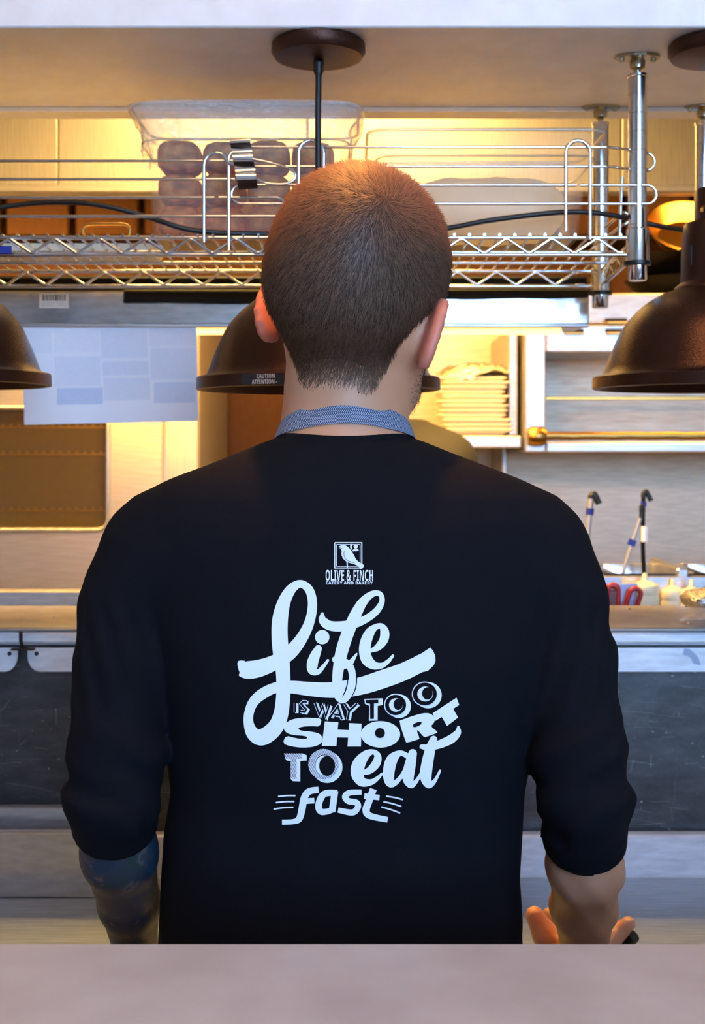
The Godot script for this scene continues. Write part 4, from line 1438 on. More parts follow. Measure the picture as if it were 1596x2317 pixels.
	# crumb on the shelf
	for q in [[1426.0, 1379.0], [1553.0, 1374.0], [50.0, 1400.0], [122.0, 1398.0]]:
		var d: float = (EYE - yt) * F / (q[1] - HZ)
		var cr := Msh.new()
		cr.lathe(PackedVector2Array([Vector2(0.0001, 0.0), Vector2(0.0016, 0.0003), Vector2(0.0019, 0.0012), Vector2(0.0008, 0.0021), Vector2(0.0001, 0.0022)]), Vector3(X(q[0], d), yt, -d), 7)
		tag(part("food_crumb", cr, mat(Color(0.12, 0.14, 0.05) if q[0] > 800.0 else Color(0.8, 0.76, 0.66), 0.8)), "dark green herb crumb on the serving shelf" if q[0] > 800.0 else "pale crumb on the serving shelf near the black hook", "crumb", "crumbs on the serving shelf")

func food_pan(called: String, label: String, cx: float, cz: float, hx: float, hz: float, y: float, h: float) -> void:
	var p := thing(called, label, "pan", Vector3(cx, y, cz))
	var m := Msh.new()
	var spec := [[-0.020, -0.012, 0.0], [-0.014, -0.006, 0.002], [-0.010, -0.003, 0.010], [-0.006, -0.001, h - 0.03], [-0.003, 0.002, h - 0.025], [-0.002, 0.003, h - 0.004], [0.0, 0.006, h - 0.001], [0.012, 0.016, h], [0.014, 0.018, h - 0.002], [0.013, 0.017, h - 0.008]]
	var rows := []
	for q in spec: rows.append(rrect(cx, cz, hx + q[0], hz + q[1], 0.022, y + q[2], 6))
	m.grid(rows, true)
	m.fan(rows[0], Vector3.DOWN)
	part("pan_body", m, M.steel_smooth, p)
	var inn := Msh.new()
	var r2 := []
	for q in [[0.001, 0.007, h - 0.0005], [-0.004, 0.001, h - 0.006], [-0.009, -0.003, h - 0.03], [-0.014, -0.006, 0.012], [-0.026, -0.016, 0.004]]:
		r2.append(rrect(cx, cz, hx + q[0], hz + q[1], 0.02, y + q[2], 6))
	inn.grid(r2, true)
	inn.fan(r2[4], Vector3.UP)
	part("pan_inside", inn, M.steel_smooth, p)

func ladle(foot: Vector3, a: Vector3, top: Vector3, tip: Vector3, r: float, mt: Material, band: Array, label: String) -> void:
	var l := thing("ladle", label, "ladle", foot + Vector3(0, -0.05, 0), "ladles standing in the prep rail")
	var m := Msh.new()
	m.tube(spline([foot + Vector3(0, -0.045, 0), foot, a, top], 6), r, 8)
	part("handle", m, mt, l)
	var h := Msh.new()
	var mid := (top + tip) * 0.5 + Vector3(0, 0.008, 0)
	h.tube(spline([a.lerp(top, 0.9), top, mid + Vector3(-0.002, 0.002, 0), tip], 6), r * 1.15, 8)
	part("hook", h, M.black_rubber, l)
	var bl := Msh.new()
	var d := -top.z
	var y0 := Y(band[1], d)
	var y1 := Y(band[0], d)
	var path := [foot, a, top]
	var at := func(y: float) -> Vector3:
		var i := 0 if y < a.y else 1
		return path[i].lerp(path[i + 1], clampf((y - path[i].y) / (path[i + 1].y - path[i].y), 0, 1))
	bl.tube(PackedVector3Array([at.call(y0), at.call(y1)]), r * 1.35, 8)
	part("blue_band", bl, M.blue, l)
	if r > 0.004 and r < 0.005:
		var wt := Msh.new()
		wt.tube(PackedVector3Array([at.call(Y(1225, d)) + Vector3(0.002, 0, 0.004), at.call(Y(1191, d)) + Vector3(0.002, 0, 0.004)]), 0.006, 10)
		part("white_sleeve", wt, M.white, l)
	if r < 0.004:
		var tg := Msh.new()
		tg.box(at.call((y0 + y1) * 0.5) + Vector3(-0.002, 0, 0.004), Vector3(0.015, 0.012, 0.002), 0.0005, Basis(Vector3(0, 0, 1), -0.4))
		part("blue_tag", tg, M.blue, l)
	var bw := Msh.new()
	bw.lathe(PackedVector2Array([Vector2(0.0001, -0.048), Vector2(0.016, -0.046), Vector2(0.024, -0.03), Vector2(0.022, -0.03), Vector2(0.014, -0.043), Vector2(0.0001, -0.045)]), foot, 16)
	part("bowl", bw, M.steel_smooth, l)

func bottle(px: float, d: float, wpx: float, tip: float, y0: float, label: String) -> void:
	var at := Vector3(X(px, d), y0, -d)
	var r := wpx * 0.5 * d / F
	var yt := Y(tip, d) - y0
	var ys := Y(tip + 23.0, d) - y0      # shoulder of the cap
	var b := thing("squeeze_bottle", label, "bottle", at, "cream squeeze bottles behind the serving shelf")
	var m := Msh.new()
	m.lathe(PackedVector2Array([Vector2(0.0001, 0), Vector2(r * 0.92, 0), Vector2(r, 0.004), Vector2(r, ys - 0.026), Vector2(r * 0.93, ys - 0.020), Vector2(r * 0.9, ys - 0.018)]), at, 28)
	part("bottle_body", m, M.cream_plastic, b)
	var c := Msh.new()
	c.lathe(PackedVector2Array([Vector2(r * 0.94, ys - 0.019), Vector2(r * 0.98, ys - 0.017), Vector2(r * 0.98, ys - 0.004), Vector2(r * 0.9, ys - 0.001), Vector2(r * 0.45, ys + 0.003), Vector2(r * 0.24, ys + 0.006), Vector2(r * 0.15, yt - 0.001), Vector2(r * 0.1, yt), Vector2(0.0001, yt)]), at, 28)
	part("cone_cap", c, M.cream_plastic, b)

func red_tool(foot: Vector3, top: Vector3, r: float, label: String, y0: float) -> void:
	var t := thing("red_tool", label, "tool", Vector3(foot.x, y0, foot.z))
	var ax := (top - foot).normalized()
	var sd := ax.cross(Vector3(0, 0, 1)).normalized()
	var w := 0.009
	var pts := [foot + sd * w]
	pts.append_array(Array(arc(top - ax * w, sd, ax, w, 0.0, PI, 8)))
	pts.append(foot - sd * w)
	var m := Msh.new()
	m.tube(PackedVector3Array(pts), r * 0.75, 8)
	part("handle", m, M.red, t)
	var s := Msh.new()
	s.tube(PackedVector3Array([foot + ax * 0.004, Vector3(foot.x, y0 + 0.001, foot.z)]), 0.007, 8)
	part("shank", s, M.steel_smooth, t)
	if r > 0.006:
		var f := Msh.new()
		f.box((foot + top) * 0.5 - ax * 0.004, Vector3(w * 1.7, (top - foot).length() * 0.8, 0.005), 0.001, Basis(Vector3(0, 0, 1), atan2(-ax.x, ax.y)))
		part("grip_panel", f, mat(Color(0.35, 0.03, 0.02), 0.4), t)

func foil_cup(yt: float) -> void:
	var d := 1.83
	var cx := X(1602, d)
	var c := thing("foil_topped_cup", "clear footed cup capped with crumpled foil on the serving shelf", "cup", Vector3(cx, yt, -d))
	var m := Msh.new()
	m.lathe(PackedVector2Array([Vector2(0.0001, 0.0), Vector2(0.040, 0.0), Vector2(0.041, 0.003), Vector2(0.030, 0.008), Vector2(0.018, 0.013), Vector2(0.020, 0.017), Vector2(0.030, 0.026), Vector2(0.033, 0.034), Vector2(0.031, 0.034), Vector2(0.018, 0.019), Vector2(0.0001, 0.018)]), Vector3(cx, yt, -d), 36)
	part("cup_glass", m, clear(Color(0.95, 0.95, 0.95, 0.1), 0.03), c)
	var f := Msh.new()
	var fn := FastNoiseLite.new()
	fn.seed = 6; fn.frequency = 45.0
	var rows := []
	for i in 16:
		var t := i / 15.0
		var row := PackedVector3Array()
		for k in 44:
			var a := TAU * k / 44.0
			var r := 0.041 * sqrt(t) if t < 0.7 else 0.041 * sqrt(0.7) + 0.006 * sin((t - 0.7) / 0.3 * PI)
			var y := 0.052 - 0.010 * t if t < 0.7 else 0.045 - 0.018 * (t - 0.7) / 0.3
			var p := Vector3(cx + cos(a) * r, yt + y, -d + sin(a) * r)
			p += Vector3(cos(a), 0.6, sin(a)) * (0.0035 * fn.get_noise_3dv(p) + 0.0018 * fn.get_noise_3dv(p * 2.5)) + Vector3(cos(a), 0, sin(a)) * 0.0012 * sin(a * 22.0) * t
			row.append(p)
		rows.append(row)
	f.grid(rows, true)
	part("foil_cap", f, M.foil, c)

# ---------- the man in black
var lut_y0 := 0.0
var lut_n := 128
var lut_cx := PackedFloat32Array()
var lut_a := PackedFloat32Array()
var lut_b := PackedFloat32Array()
var lut_z := PackedFloat32Array()
var lut_top := 0.0
var lut_step := 0.0
var arm_l := []
var arm_r := []
var fold_noise := FastNoiseLite.new()
var cuff_l: Vector3
var cuff_r: Vector3
var cuff_nl: Vector3
var cuff_nr: Vector3

func torso_tables() -> void:
	var T := [[975, 655, 905, .058, 1.288], [985, 640, 920, .062, 1.285], [1000, 598, 962, .068, 1.283], [1020, 548, 1010, .073, 1.281], [1050, 476, 1088, .080, 1.278], [1085, 380, 1180, .085, 1.275], [1120, 322, 1246, .090, 1.274], [1165, 296, 1272, .096, 1.275], [1200, 296, 1276, .100, 1.276], [1250, 298, 1276, .104, 1.278], [1300, 300, 1280, .108, 1.281], [1400, 325, 1270, .114, 1.286], [1480, 340, 1260, .117, 1.290], [1650, 366, 1220, .115, 1.300], [1800, 380, 1194, .107, 1.308], [1900, 363, 1190, .105, 1.312], [2000, 357, 1184, .106, 1.312], [2100, 353, 1190, .109, 1.310], [2132, 352, 1188, .110, 1.309], [2400, 345, 1205, .122, 1.30]]
	lut_top = Y(T[0][0], 1.28)
	lut_y0 = Y(T[T.size() - 1][0], 1.28)
	lut_step = (lut_top - lut_y0) / (lut_n - 1)
	for i in lut_n:
		var py := HZ - (lut_y0 + i * lut_step - EYE) * F / 1.28
		var k := 0
		while k < T.size() - 2 and T[k + 1][0] < py: k += 1
		var t := clampf((py - T[k][0]) / float(T[k + 1][0] - T[k][0]), 0.0, 1.0)
		var l := lerpf(T[k][1], T[k + 1][1], t)
		var r := lerpf(T[k][2], T[k + 1][2], t)
		lut_cx.append(((l + r) * 0.5 - CX) * 1.28 / F)
		lut_a.append((r - l) * 0.5 * 1.28 / F)
		lut_b.append(lerpf(T[k][3], T[k + 1][3], t))
		lut_z.append(-lerpf(T[k][4], T[k + 1][4], t))
	var sl := [P(345, 1272, 1.275), P(300, 1365, 1.27), P(284, 1480, 1.265), P(262, 1690, 1.25), P(256, 1805, 1.245), P(270, 1990, 1.315)]
	var sr := [P(1216, 1272, 1.275), P(1256, 1365, 1.27), P(1277, 1480, 1.265), P(1309, 1690, 1.25), P(1322, 1800, 1.245), P(1325, 2030, 1.33)]
	var rad := [0.052, 0.0515, 0.0495, 0.0465, 0.0455, 0.043]
	for i in 5:
		arm_l.append(Cone.new(sl[i], sl[i + 1], rad[i], rad[i + 1]))
		arm_r.append(Cone.new(sr[i], sr[i + 1], rad[i], rad[i + 1]))
	cuff_nl = (sl[5] - sl[4]).normalized()
	cuff_nr = (sr[5] - sr[4]).normalized()
	cuff_l = P(266, 1872, 1.272)
	cuff_r = P(1324, 1912, 1.283)
	fold_noise.seed = 7; fold_noise.frequency = 9.0; fold_noise.fractal_octaves = 2

func torso(p: Vector3, grow := 0.0) -> float:
	var fy := clampf((p.y - lut_y0) / lut_step, 0.0, lut_n - 1.001)
	var i := int(fy)
	var t := fy - i
	var a := lerpf(lut_a[i], lut_a[i + 1], t) + grow
	var b := lerpf(lut_b[i], lut_b[i + 1], t) + grow
	var u := absf(p.x - lerpf(lut_cx[i], lut_cx[i + 1], t)) / a
	var w := absf(p.z - lerpf(lut_z[i], lut_z[i + 1], t)) / b
	var k := pow(pow(u, 2.35) + pow(w, 2.35), 1.0 / 2.35)
	return (k - 1.0) * b * 0.9

func shirt_f(p: Vector3) -> float:
	var f := torso(p)
	f = maxf(f, p.y - Y(990, 1.28))
	f = maxf(f, Y(2330, 1.28) - p.y)
	# broad drape folds of the back
	var back := smoothstep(-1.30, -1.2, p.z)
	f += back * 0.0016 * fold_noise.get_noise_3d(p.x * 1.4, p.y * 0.5, 1.0)
	f += back * 0.0022 * exp(-pow((p.x - 0.0) / 0.035, 2.0)) * smoothstep(1.0, 1.15, p.y) * (1.0 - smoothstep(1.33, 1.42, p.y))
	if absf(p.x + 0.005) > 0.13:
		var left := p.x < 0.0
		var arms: Array = arm_l if left else arm_r
		var g := 1e9
		for c in arms: g = smin(g, c.d(p), 0.012)
		var cp := cuff_l if left else cuff_r
		var cn := cuff_nl if left else cuff_nr
		var py := HZ - (p.y - EYE) * F / 1.25
		var along := (p - cp).dot(cn)
		if g < 0.03:
			var env := smoothstep(1540.0, 1680.0, py) * (1.0 - smoothstep(-0.035, -0.02, along))
			var sx := 1.0 if left else -1.0
			var ph := (0.50 * sx * p.x + 0.86 * p.y - 0.25 * p.z) * 165.0 + 4.2 * fold_noise.get_noise_3dv(p)
			var s := sin(ph)
			g -= env * (0.0026 * s * absf(s) + 0.0020 * sin(ph * 0.47 + 1.0))
			# long soft pulls along the upper sleeve
			var e2 := smoothstep(1280.0, 1400.0, py) * (1.0 - smoothstep(1560.0, 1680.0, py))
			g -= e2 * 0.0018 * sin((p.x * sx * 0.95 + p.y * 0.28) * 260.0 + 2.0 * fold_noise.get_noise_3dv(p * 0.7))
			# ribbed cuff hugs the arm
			g += 0.001 * smoothstep(-0.034, -0.02, along)
		if along > -0.1: g = -smin(-g, -along, 0.007)
		var k := lerpf(0.034, 0.006, smoothstep(1270.0, 1430.0, py))
		f = smin(f, g, k)
	return f

var dep := PackedFloat32Array()
const DG := 10.0
func depth_grid() -> void:
	for j in 70:
		for i in 57:
			var px := 515.0 + i * DG
			var py := 1205.0 + j * DG
			var d := 1.10
			for s in 14:
				var f := shirt_f(P(px, py, d))
				d += f * 0.95
				if absf(f) < 0.0002: break
			dep.append(d)
func on_shirt(px: float, py: float, off: float) -> Vector3:
	var x := clampf((px - 515.0) / DG, 0, 55.99)
	var y := clampf((py - 1205.0) / DG, 0, 68.99)
	var i := int(x)
	var j := int(y)
	var tx := x - i
	var ty := y - j
	var d := lerpf(lerpf(dep[j * 57 + i], dep[j * 57 + i + 1], tx), lerpf(dep[j * 57 + 57 + i], dep[j * 57 + 58 + i], tx), ty)
	return P(px, py, d - off)

# --- the print: strokes and outlines in the coordinates of a 2.902 times enlarged crop that starts at (520, 1210)
const ZM := 2.902
const C2 := 957.7
func pp(v: Vector2, off: float) -> Vector3:
	return on_shirt(520.0 + v.x / ZM, 1210.0 + v.y / ZM, off)
func ink_tri(m: Msh, a: Vector2, b: Vector2, c: Vector2, off: float, depth := 0) -> void:
	if depth < 4 and maxf(a.distance_to(b), maxf(b.distance_to(c), c.distance_to(a))) > 75.0:
		var ab := (a + b) * 0.5
		var bc := (b + c) * 0.5
		var ca := (c + a) * 0.5
		ink_tri(m, a, ab, ca, off, depth + 1); ink_tri(m, ab, b, bc, off, depth + 1)
		ink_tri(m, ca, bc, c, off, depth + 1); ink_tri(m, ab, bc, ca, off, depth + 1)
		return
	m.tri(pp(a, off), pp(b, off), pp(c, off), Vector3(0, 0, 1))
func ink_poly(m: Msh, pts: PackedVector2Array, off: float) -> void:
	var t := Geometry2D.triangulate_polygon(pts)
	for i in range(0, t.size(), 3): ink_tri(m, pts[t[i]], pts[t[i + 1]], pts[t[i + 2]], off)
func vv(a: Array, dy := 0.0) -> PackedVector2Array:
	var o := PackedVector2Array()
	for i in range(0, a.size(), 2): o.append(Vector2(a[i], a[i + 1] + dy))
	return o
func soft(pts: PackedVector2Array, n := 2) -> PackedVector2Array:   # corner cutting
	for k in n:
		var o := PackedVector2Array()
		for i in pts.size():
			var p := pts[i]
			var q := pts[(i + 1) % pts.size()]
			o.append(p.lerp(q, 0.25)); o.append(p.lerp(q, 0.75))
		pts = o
	return pts
func oval(cx: float, cy: float, rx: float, ry: float, n := 32) -> PackedVector2Array:
	var o := PackedVector2Array()
	for i in n: o.append(Vector2(cx + cos(TAU * i / n) * rx, cy + sin(TAU * i / n) * ry))
	return o
# a brush stroke: x, y, width triples
func ink(m: Msh, a: Array, off: float, dy := 0.0, caps := true, smooth := true, butt := false) -> void:
	var pts := []
	for i in range(0, a.size(), 3): pts.append(Vector3(a[i], a[i + 1] + dy, a[i + 2]))
	var s := spline(pts, 7) if smooth else PackedVector3Array(pts)
	var L := PackedVector2Array()
	var R := PackedVector2Array()
	for i in s.size():
		var p := Vector2(s[i].x, s[i].y)
		var t: Vector2
		var nn: Vector2
		var grow := 1.0
		if smooth or i == 0 or i == s.size() - 1:
			var q0 := s[maxi(i - 1, 0)]
			var q1 := s[mini(i + 1, s.size() - 1)]
			t = Vector2(q1.x - q0.x, q1.y - q0.y).normalized()
			nn = Vector2(-t.y, t.x)
		else:
			var t0 := Vector2(s[i].x - s[i - 1].x, s[i].y - s[i - 1].y).normalized()
			var t1 := Vector2(s[i + 1].x - s[i].x, s[i + 1].y - s[i].y).normalized()
			t = (t0 + t1).normalized()
			nn = Vector2(-t.y, t.x)
			grow = minf(1.0 / maxf(nn.dot(Vector2(-t0.y, t0.x)), 0.35), 2.2)
		L.append(p + nn * s[i].z * 0.5 * grow); R.append(p - nn * s[i].z * 0.5 * grow)
	for i in s.size() - 1:
		ink_tri(m, L[i], L[i + 1], R[i + 1], off); ink_tri(m, L[i], R[i + 1], R[i], off)
	if caps and not butt:
		for e in [0, s.size() - 1]:
			var c := Vector2(s[e].x, s[e].y)
			var o := oval(c.x, c.y, s[e].z * 0.5, s[e].z * 0.5, 18)
			for i in o.size(): ink_tri(m, c, o[i], o[(i + 1) % o.size()], off)
func ink_text(m: Msh, s: String, x0: float, x1: float, y0: float, y1: float, off: float, weight := true) -> void:
	var t := text_tris(s, y1 - y0, 1.0, weight)
	var w := 0.0
	for p in t: w = maxf(w, p.x)
	for i in range(0, t.size(), 3):
		var q := []
		for k in 3: q.append(Vector2(x0 + t[i + k].x * (x1 - x0) / w, (y0 + y1) * 0.5 - t[i + k].y))
		ink_tri(m, q[0], q[1], q[2], off)

func print_on(shirt: Node3D, shirt_mat: Material) -> void:
	var ink_m := mat(Color(0.90, 0.93, 0.96), 0.6)
	var A := 0.0012
	var B := 0.0016
	var D := 0.0020
	var dark := Msh.new()
	# emblem: framed bird with a twig, and the name under it
	var m := Msh.new()
	for f in [[690.0, 52.0, 868.0, 218.0, 7.0], [702.0, 64.0, 857.0, 207.0, 4.0]]:
		ink(m, [f[0], f[1], f[4], f[2], f[1], f[4], f[2], f[3], f[4], f[0], f[3], f[4], f[0], f[1], f[4]], A, 0.0, false, false, true)
	ink_poly(m, soft(vv([710, 80, 733, 69, 756, 67, 778, 80, 800, 105, 818, 138, 836, 172, 884, 198, 879, 212, 862, 229, 843, 203, 808, 190, 772, 180, 746, 160, 733, 130, 737, 106, 730, 93]), 1), B)
	ink(m, [771.0, 178.0, 8.0, 773.0, 216.0, 8.0], B, 0.0, false)
	ink(m, [805.0, 60.0, 4.0, 803.0, 96.0, 4.0, 812.0, 108.0, 4.0], B)
	ink_poly(m, oval(797, 76, 6, 17), B)
	ink_poly(m, oval(828, 77, 14, 14), B)
	ink_poly(m, oval(828, 101, 20, 7), B)
	ink(dark, [752.0, 108.0, 3.0, 752.0, 138.0, 3.0, 772.0, 168.0, 3.0, 820.0, 184.0, 3.0], D)
	ink(dark, [716.0, 83.0, 3.0, 738.0, 88.0, 3.0], D)
	part("emblem_print", m, ink_m, shirt)
	m = Msh.new()
	ink_text(m, "OLIVE & FINCH", 630, 942, 231, 302, A)
	part("name_lettering", m, ink_m, shirt)
	m = Msh.new()
	ink_text(m, "EATERY AND BAKERY", 633, 940, 306, 326, A)
	part("name_lettering", m, ink_m, shirt)
	# Life
	m = Msh.new()
	ink(m, [72, 878, 96, 120, 888, 116, 200, 875, 112, 300, 835, 98, 400, 770, 92, 480, 668, 76, 528, 560, 64, 544, 450, 60, 522, 362, 56, 466, 322, 50, 405, 356, 66, 358, 440, 84, 332, 550, 102, 328, 670, 106, 338, 790, 104, 350, 900, 94, 353, 1000, 92, 350, 1080, 93, 338, 1170, 96, 312, 1245, 102, 265, 1300, 108, 205, 1330, 108, 153, 1305, 88, 126, 1245, 66, 126, 1175, 62, 155, 1100, 66, 215, 1045, 72, 303, 1004, 70, 400, 1000, 82, 520, 1012, 92, 640, 1020, 100, 760, 1012, 110, 880, 988, 116, 1000, 950, 120, 1130, 904, 116, 1240, 852, 112], A, 0.0, false)
	ink_poly(m, soft(vv([60, 825, 110, 828, 110, 946, 88, 936, 66, 908, 52, 866, 50, 840]), 1), A)
	ink_poly(m, vv([1215, 800, 1262, 778, 1318, 740, 1336, 762, 1350, 795, 1352, 828, 1340, 858, 1300, 895, 1262, 902]), A)
	ink(m, [582, 748, 48, 562, 790, 64, 544, 842, 72, 546, 888, 66, 580, 900, 36, 616, 864, 25, 645, 824, 17], A)
	ink_poly(m, oval(608, 672, 47, 47), A)
	ink(m, [608, 520, 22, 612, 562, 54, 655, 596, 62, 735, 601, 66, 815, 585, 60, 895, 553, 50, 965, 500, 46, 1001, 435, 36, 985, 388, 34, 935, 390, 42, 876, 440, 60, 832, 515, 74, 792, 605, 80, 758, 695, 82, 732, 785, 80, 714, 880, 72, 706, 960, 64, 706, 1020, 60, 718, 1060, 60, 745, 1082, 50, 782, 1045, 46, 803, 980, 46, 806, 920, 46, 790, 866, 48, 752, 836, 52, 700, 824, 42, 690, 818, 36], A)
	ink(m, [745, 858, 50, 785, 848, 40, 812, 815, 26, 834, 782, 12], A)
	ink(m, [932, 760, 26, 975, 738, 46, 1012, 690, 58, 1018, 638, 58, 998, 602, 40, 962, 604, 38, 922, 640, 62, 894, 705, 74, 888, 770, 76, 906, 826, 74, 950, 858, 54, 1000, 858, 36, 1044, 828, 26, 1072, 794, 17], A)
	ink(dark, [768, 925, 5, 775, 965, 6, 762, 1020, 8, 742, 1060, 5], B)
	ink(dark, [829, 870, 5, 834, 950, 7, 826, 1010, 7, 806, 1056, 5], B)
	part("script_lettering", m, ink_m, shirt)
	part("script_cutout", dark, shirt_mat, shirt)
	dark = Msh.new()
	# IS WAY: white block shadow with a dark face and thin white edge
	m = Msh.new()
	var top := Msh.new()
	for s in [[432, 146, 432, 208], [508, 140, 484, 138, 470, 152, 486, 172, 504, 188, 494, 206, 466, 202], [562, 145, 590, 222, 612, 168, 632, 236, 656, 160], [662, 238, 712, 168, 738, 254], [688, 222, 726, 226], [756, 152, 786, 200, 838, 152], [786, 198, 776, 256]]:
		var w := []
		var e := []
		var fc := []
		for i in range(0, s.size(), 2):
			w.append_array([s[i] + 9.0, s[i + 1] + 5.0, 22.0])
			e.append_array([s[i] - 1.0, s[i + 1] + 0.0, 21.0])
			fc.append_array([s[i] - 1.0, s[i + 1] + 0.0, 13.0])
		ink(m, w, A, C2, false, false); ink(m, e, A, C2, false, false); ink(dark, fc, B, C2, false, false)
	# T of TOO
	ink_poly(m, vv([884, 120, 1004, 116, 1006, 160, 972, 166, 972, 262, 914, 264, 916, 166, 888, 152], C2), A)
	ink_poly(dark, vv([893, 127, 976, 125, 976, 148, 948, 150, 948, 250, 923, 252, 922, 152, 895, 148], C2), B)
	for o in [[1090.0, 160.0, 76.0, 74.0, 22.0], [1282.0, 88.0, 86.0, 82.0, 22.0]]:
		ink_poly(m, oval(o[0] + o[4], o[1] + 8.0 + C2, o[2] + 3.0, o[3] + 4.0), A)
		ink_poly(m, oval(o[0], o[1] + C2, o[2], o[3]), A)
		ink_poly(dark, oval(o[0], o[1] + C2, o[2] - 7.0, o[3] - 7.0), B)
		ink_poly(top, oval(o[0] + 2.0, o[1] + C2, o[2] * 0.60, o[3] * 0.60), D)
		ink_poly(dark, oval(o[0] + 17.0, o[1] - 4.0 + C2, o[2] * 0.40, o[3] * 0.50), D + 0.0004)
	part("shadow_lettering", m, ink_m, shirt)
	part("shadow_lettering", top, ink_m, shirt)
	part("shadow_lettering_face", dark, shirt_mat, shirt)
	dark = Msh.new()
	# SHORT
	m = Msh.new()
	ink_poly(m, soft(vv([606, 250, 592, 302, 540, 298, 472, 302, 446, 316, 470, 330, 545, 336, 595, 350, 612, 380, 602, 412, 560, 434, 480, 441, 400, 432, 347, 412, 370, 360, 430, 378, 495, 385, 515, 374, 492, 362, 420, 358, 375, 345, 352, 315, 364, 280, 410, 253, 480, 243, 550, 245], C2), 1), A)
	ink_poly(m, vv([625, 268, 714, 273, 709, 322, 782, 325, 785, 279, 866, 283, 862, 433, 774, 433, 778, 374, 706, 372, 701, 431, 605, 428], C2), A)
	ink_poly(m, oval(991, 353 + C2, 129, 87, 40), A)
	ink_poly(dark, oval(987, 344 + C2, 33, 33), B)
	ink_poly(m, soft(vv([1112, 266, 1130, 258, 1180, 240, 1262, 214, 1318, 214, 1350, 245, 1342, 280, 1318, 300, 1368, 338, 1356, 346, 1282, 372, 1272, 366, 1236, 325, 1228, 328, 1248, 380, 1240, 386, 1165, 408, 1156, 402], C2), 1), A)
	part("block_lettering_cutout", dark, shirt_mat, shirt)
	dark = Msh.new()
	ink_poly(dark, soft(vv([1200, 288, 1244, 268, 1264, 274, 1252, 294, 1208, 310], C2), 1), B)
	ink_poly(m, vv([1334, 214, 1490, 112, 1508, 160, 1468, 185, 1500, 242, 1428, 298, 1393, 238, 1352, 264], C2), A)
	part("block_lettering", m, ink_m, shirt)
	part("block_lettering_cutout", dark, shirt_mat, shirt)
	dark = Msh.new()
	# TO, hatched
	m = Msh.new()
	top = Msh.new()
	var tp := vv([357, 478, 478, 478, 474, 512, 440, 515, 440, 648, 400, 644, 400, 515, 366, 512], C2)
	ink_poly(m, vv([366, 512, 374, 525, 400, 528, 400, 515], C2), A)
	ink_poly(m, vv([478, 478, 506, 490, 506, 525, 464, 528, 464, 662, 414, 660, 400, 644, 440, 648, 440, 515, 474, 512], C2), A)
	ink_poly(m, oval(640, 568 + C2, 101, 104), A)
	ink_poly(dark, oval(616, 549 + C2, 100, 100), B)
	ink_poly(top, oval(622, 556 + C2, 58, 66), D)
	ink_poly(dark, oval(640, 560 + C2, 52, 66), D + 0.0004)
	var ring := oval(616, 549 + C2, 100, 100, 40)
	var hole := oval(622, 552 + C2, 60, 66, 40)
	for i in 60:
		var y := 380.0 + i * 9.0 + C2
		var band := PackedVector2Array([Vector2(340, y), Vector2(760, y - 240.0), Vector2(760, y - 234.6), Vector2(340, y + 5.4)])
		for poly in Geometry2D.intersect_polygons(tp, band): ink_poly(top, poly, A)
		for poly in Geometry2D.intersect_polygons(ring, band):
			for q in Geometry2D.clip_polygons(poly, hole): ink_poly(top, q, D)
	part("hatched_lettering", m, ink_m, shirt)
	part("hatched_lettering", top, ink_m, shirt)
	part("hatched_lettering_face", dark, shirt_mat, shirt)
	# eat
	m = Msh.new()
	ink(m, [868, 606, 26, 918, 590, 46, 962, 544, 56, 972, 496, 46, 944, 468, 32, 896, 486, 56, 850, 545, 84, 838, 612, 82, 868, 664, 62, 925, 668, 40, 968, 644, 28, 1000, 612, 17], A, C2)
	ink(m, [1172, 498, 36, 1120, 476, 36, 1066, 520, 74, 1044, 605, 76, 1054, 670, 60, 1092, 668, 34, 1140, 610, 28, 1180, 530, 40], A, C2)
	ink(m, [1202, 478, 56, 1184, 560, 74, 1172, 640, 74, 1192, 684, 46, 1226, 660, 26, 1262, 600, 17], A, C2)
	ink(m, [1340, 386, 48, 1318, 450, 66, 1298, 545, 76, 1288, 630, 76, 1308, 684, 48, 1346, 660, 26, 1382, 592, 15], A, C2)
	ink(m, [1262, 434, 30, 1305, 438, 42, 1380, 418, 54, 1455, 384, 58, 1498, 342, 44, 1502, 304, 16], A, C2)
	part("script_lettering", m, ink_m, shirt)
	# fast
	m = Msh.new()
	ink(m, [584, 716, 40, 522, 728, 44, 490, 770, 46, 474, 850, 46, 456, 908, 42, 418, 926, 34, 344, 930, 34], A, C2, false)
	ink(m, [488, 792, 36, 556, 788, 36], A, C2, false)
	ink(m, [708, 738, 42, 632, 740, 42, 598, 772, 44, 584, 828, 44, 600, 860, 42, 640, 860, 38, 682, 846, 34], A, C2, false)
	ink(m, [692, 724, 44, 672, 862, 44], A, C2, false)
	ink(m, [866, 732, 34, 790, 736, 38, 758, 760, 40, 778, 790, 40, 832, 802, 40, 842, 832, 40, 806, 866, 40, 712, 850, 34], A, C2, false)
	ink(m, [944, 712, 46, 912, 800, 46, 896, 852, 48, 922, 888, 42, 1038, 914, 36], A, C2, false)
	ink(m, [884, 758, 36, 984, 768, 36], A, C2, false)
	for s in [[318, 761, 432, 755], [303, 801, 425, 794], [288, 844, 418, 832], [1028, 759, 1138, 782], [1010, 795, 1128, 827], [997, 830, 1120, 870]]:
		ink(m, [s[0], s[1], 10, (s[0] + s[2]) * 0.5, (s[1] + s[3]) * 0.5 - 3.0, 10, s[2], s[3], 10], A, C2, false)
	part("slanted_lettering", m, ink_m, shirt)

# ---------- head
var head_at: Vector3
var head_bas: Basis
var ears := []

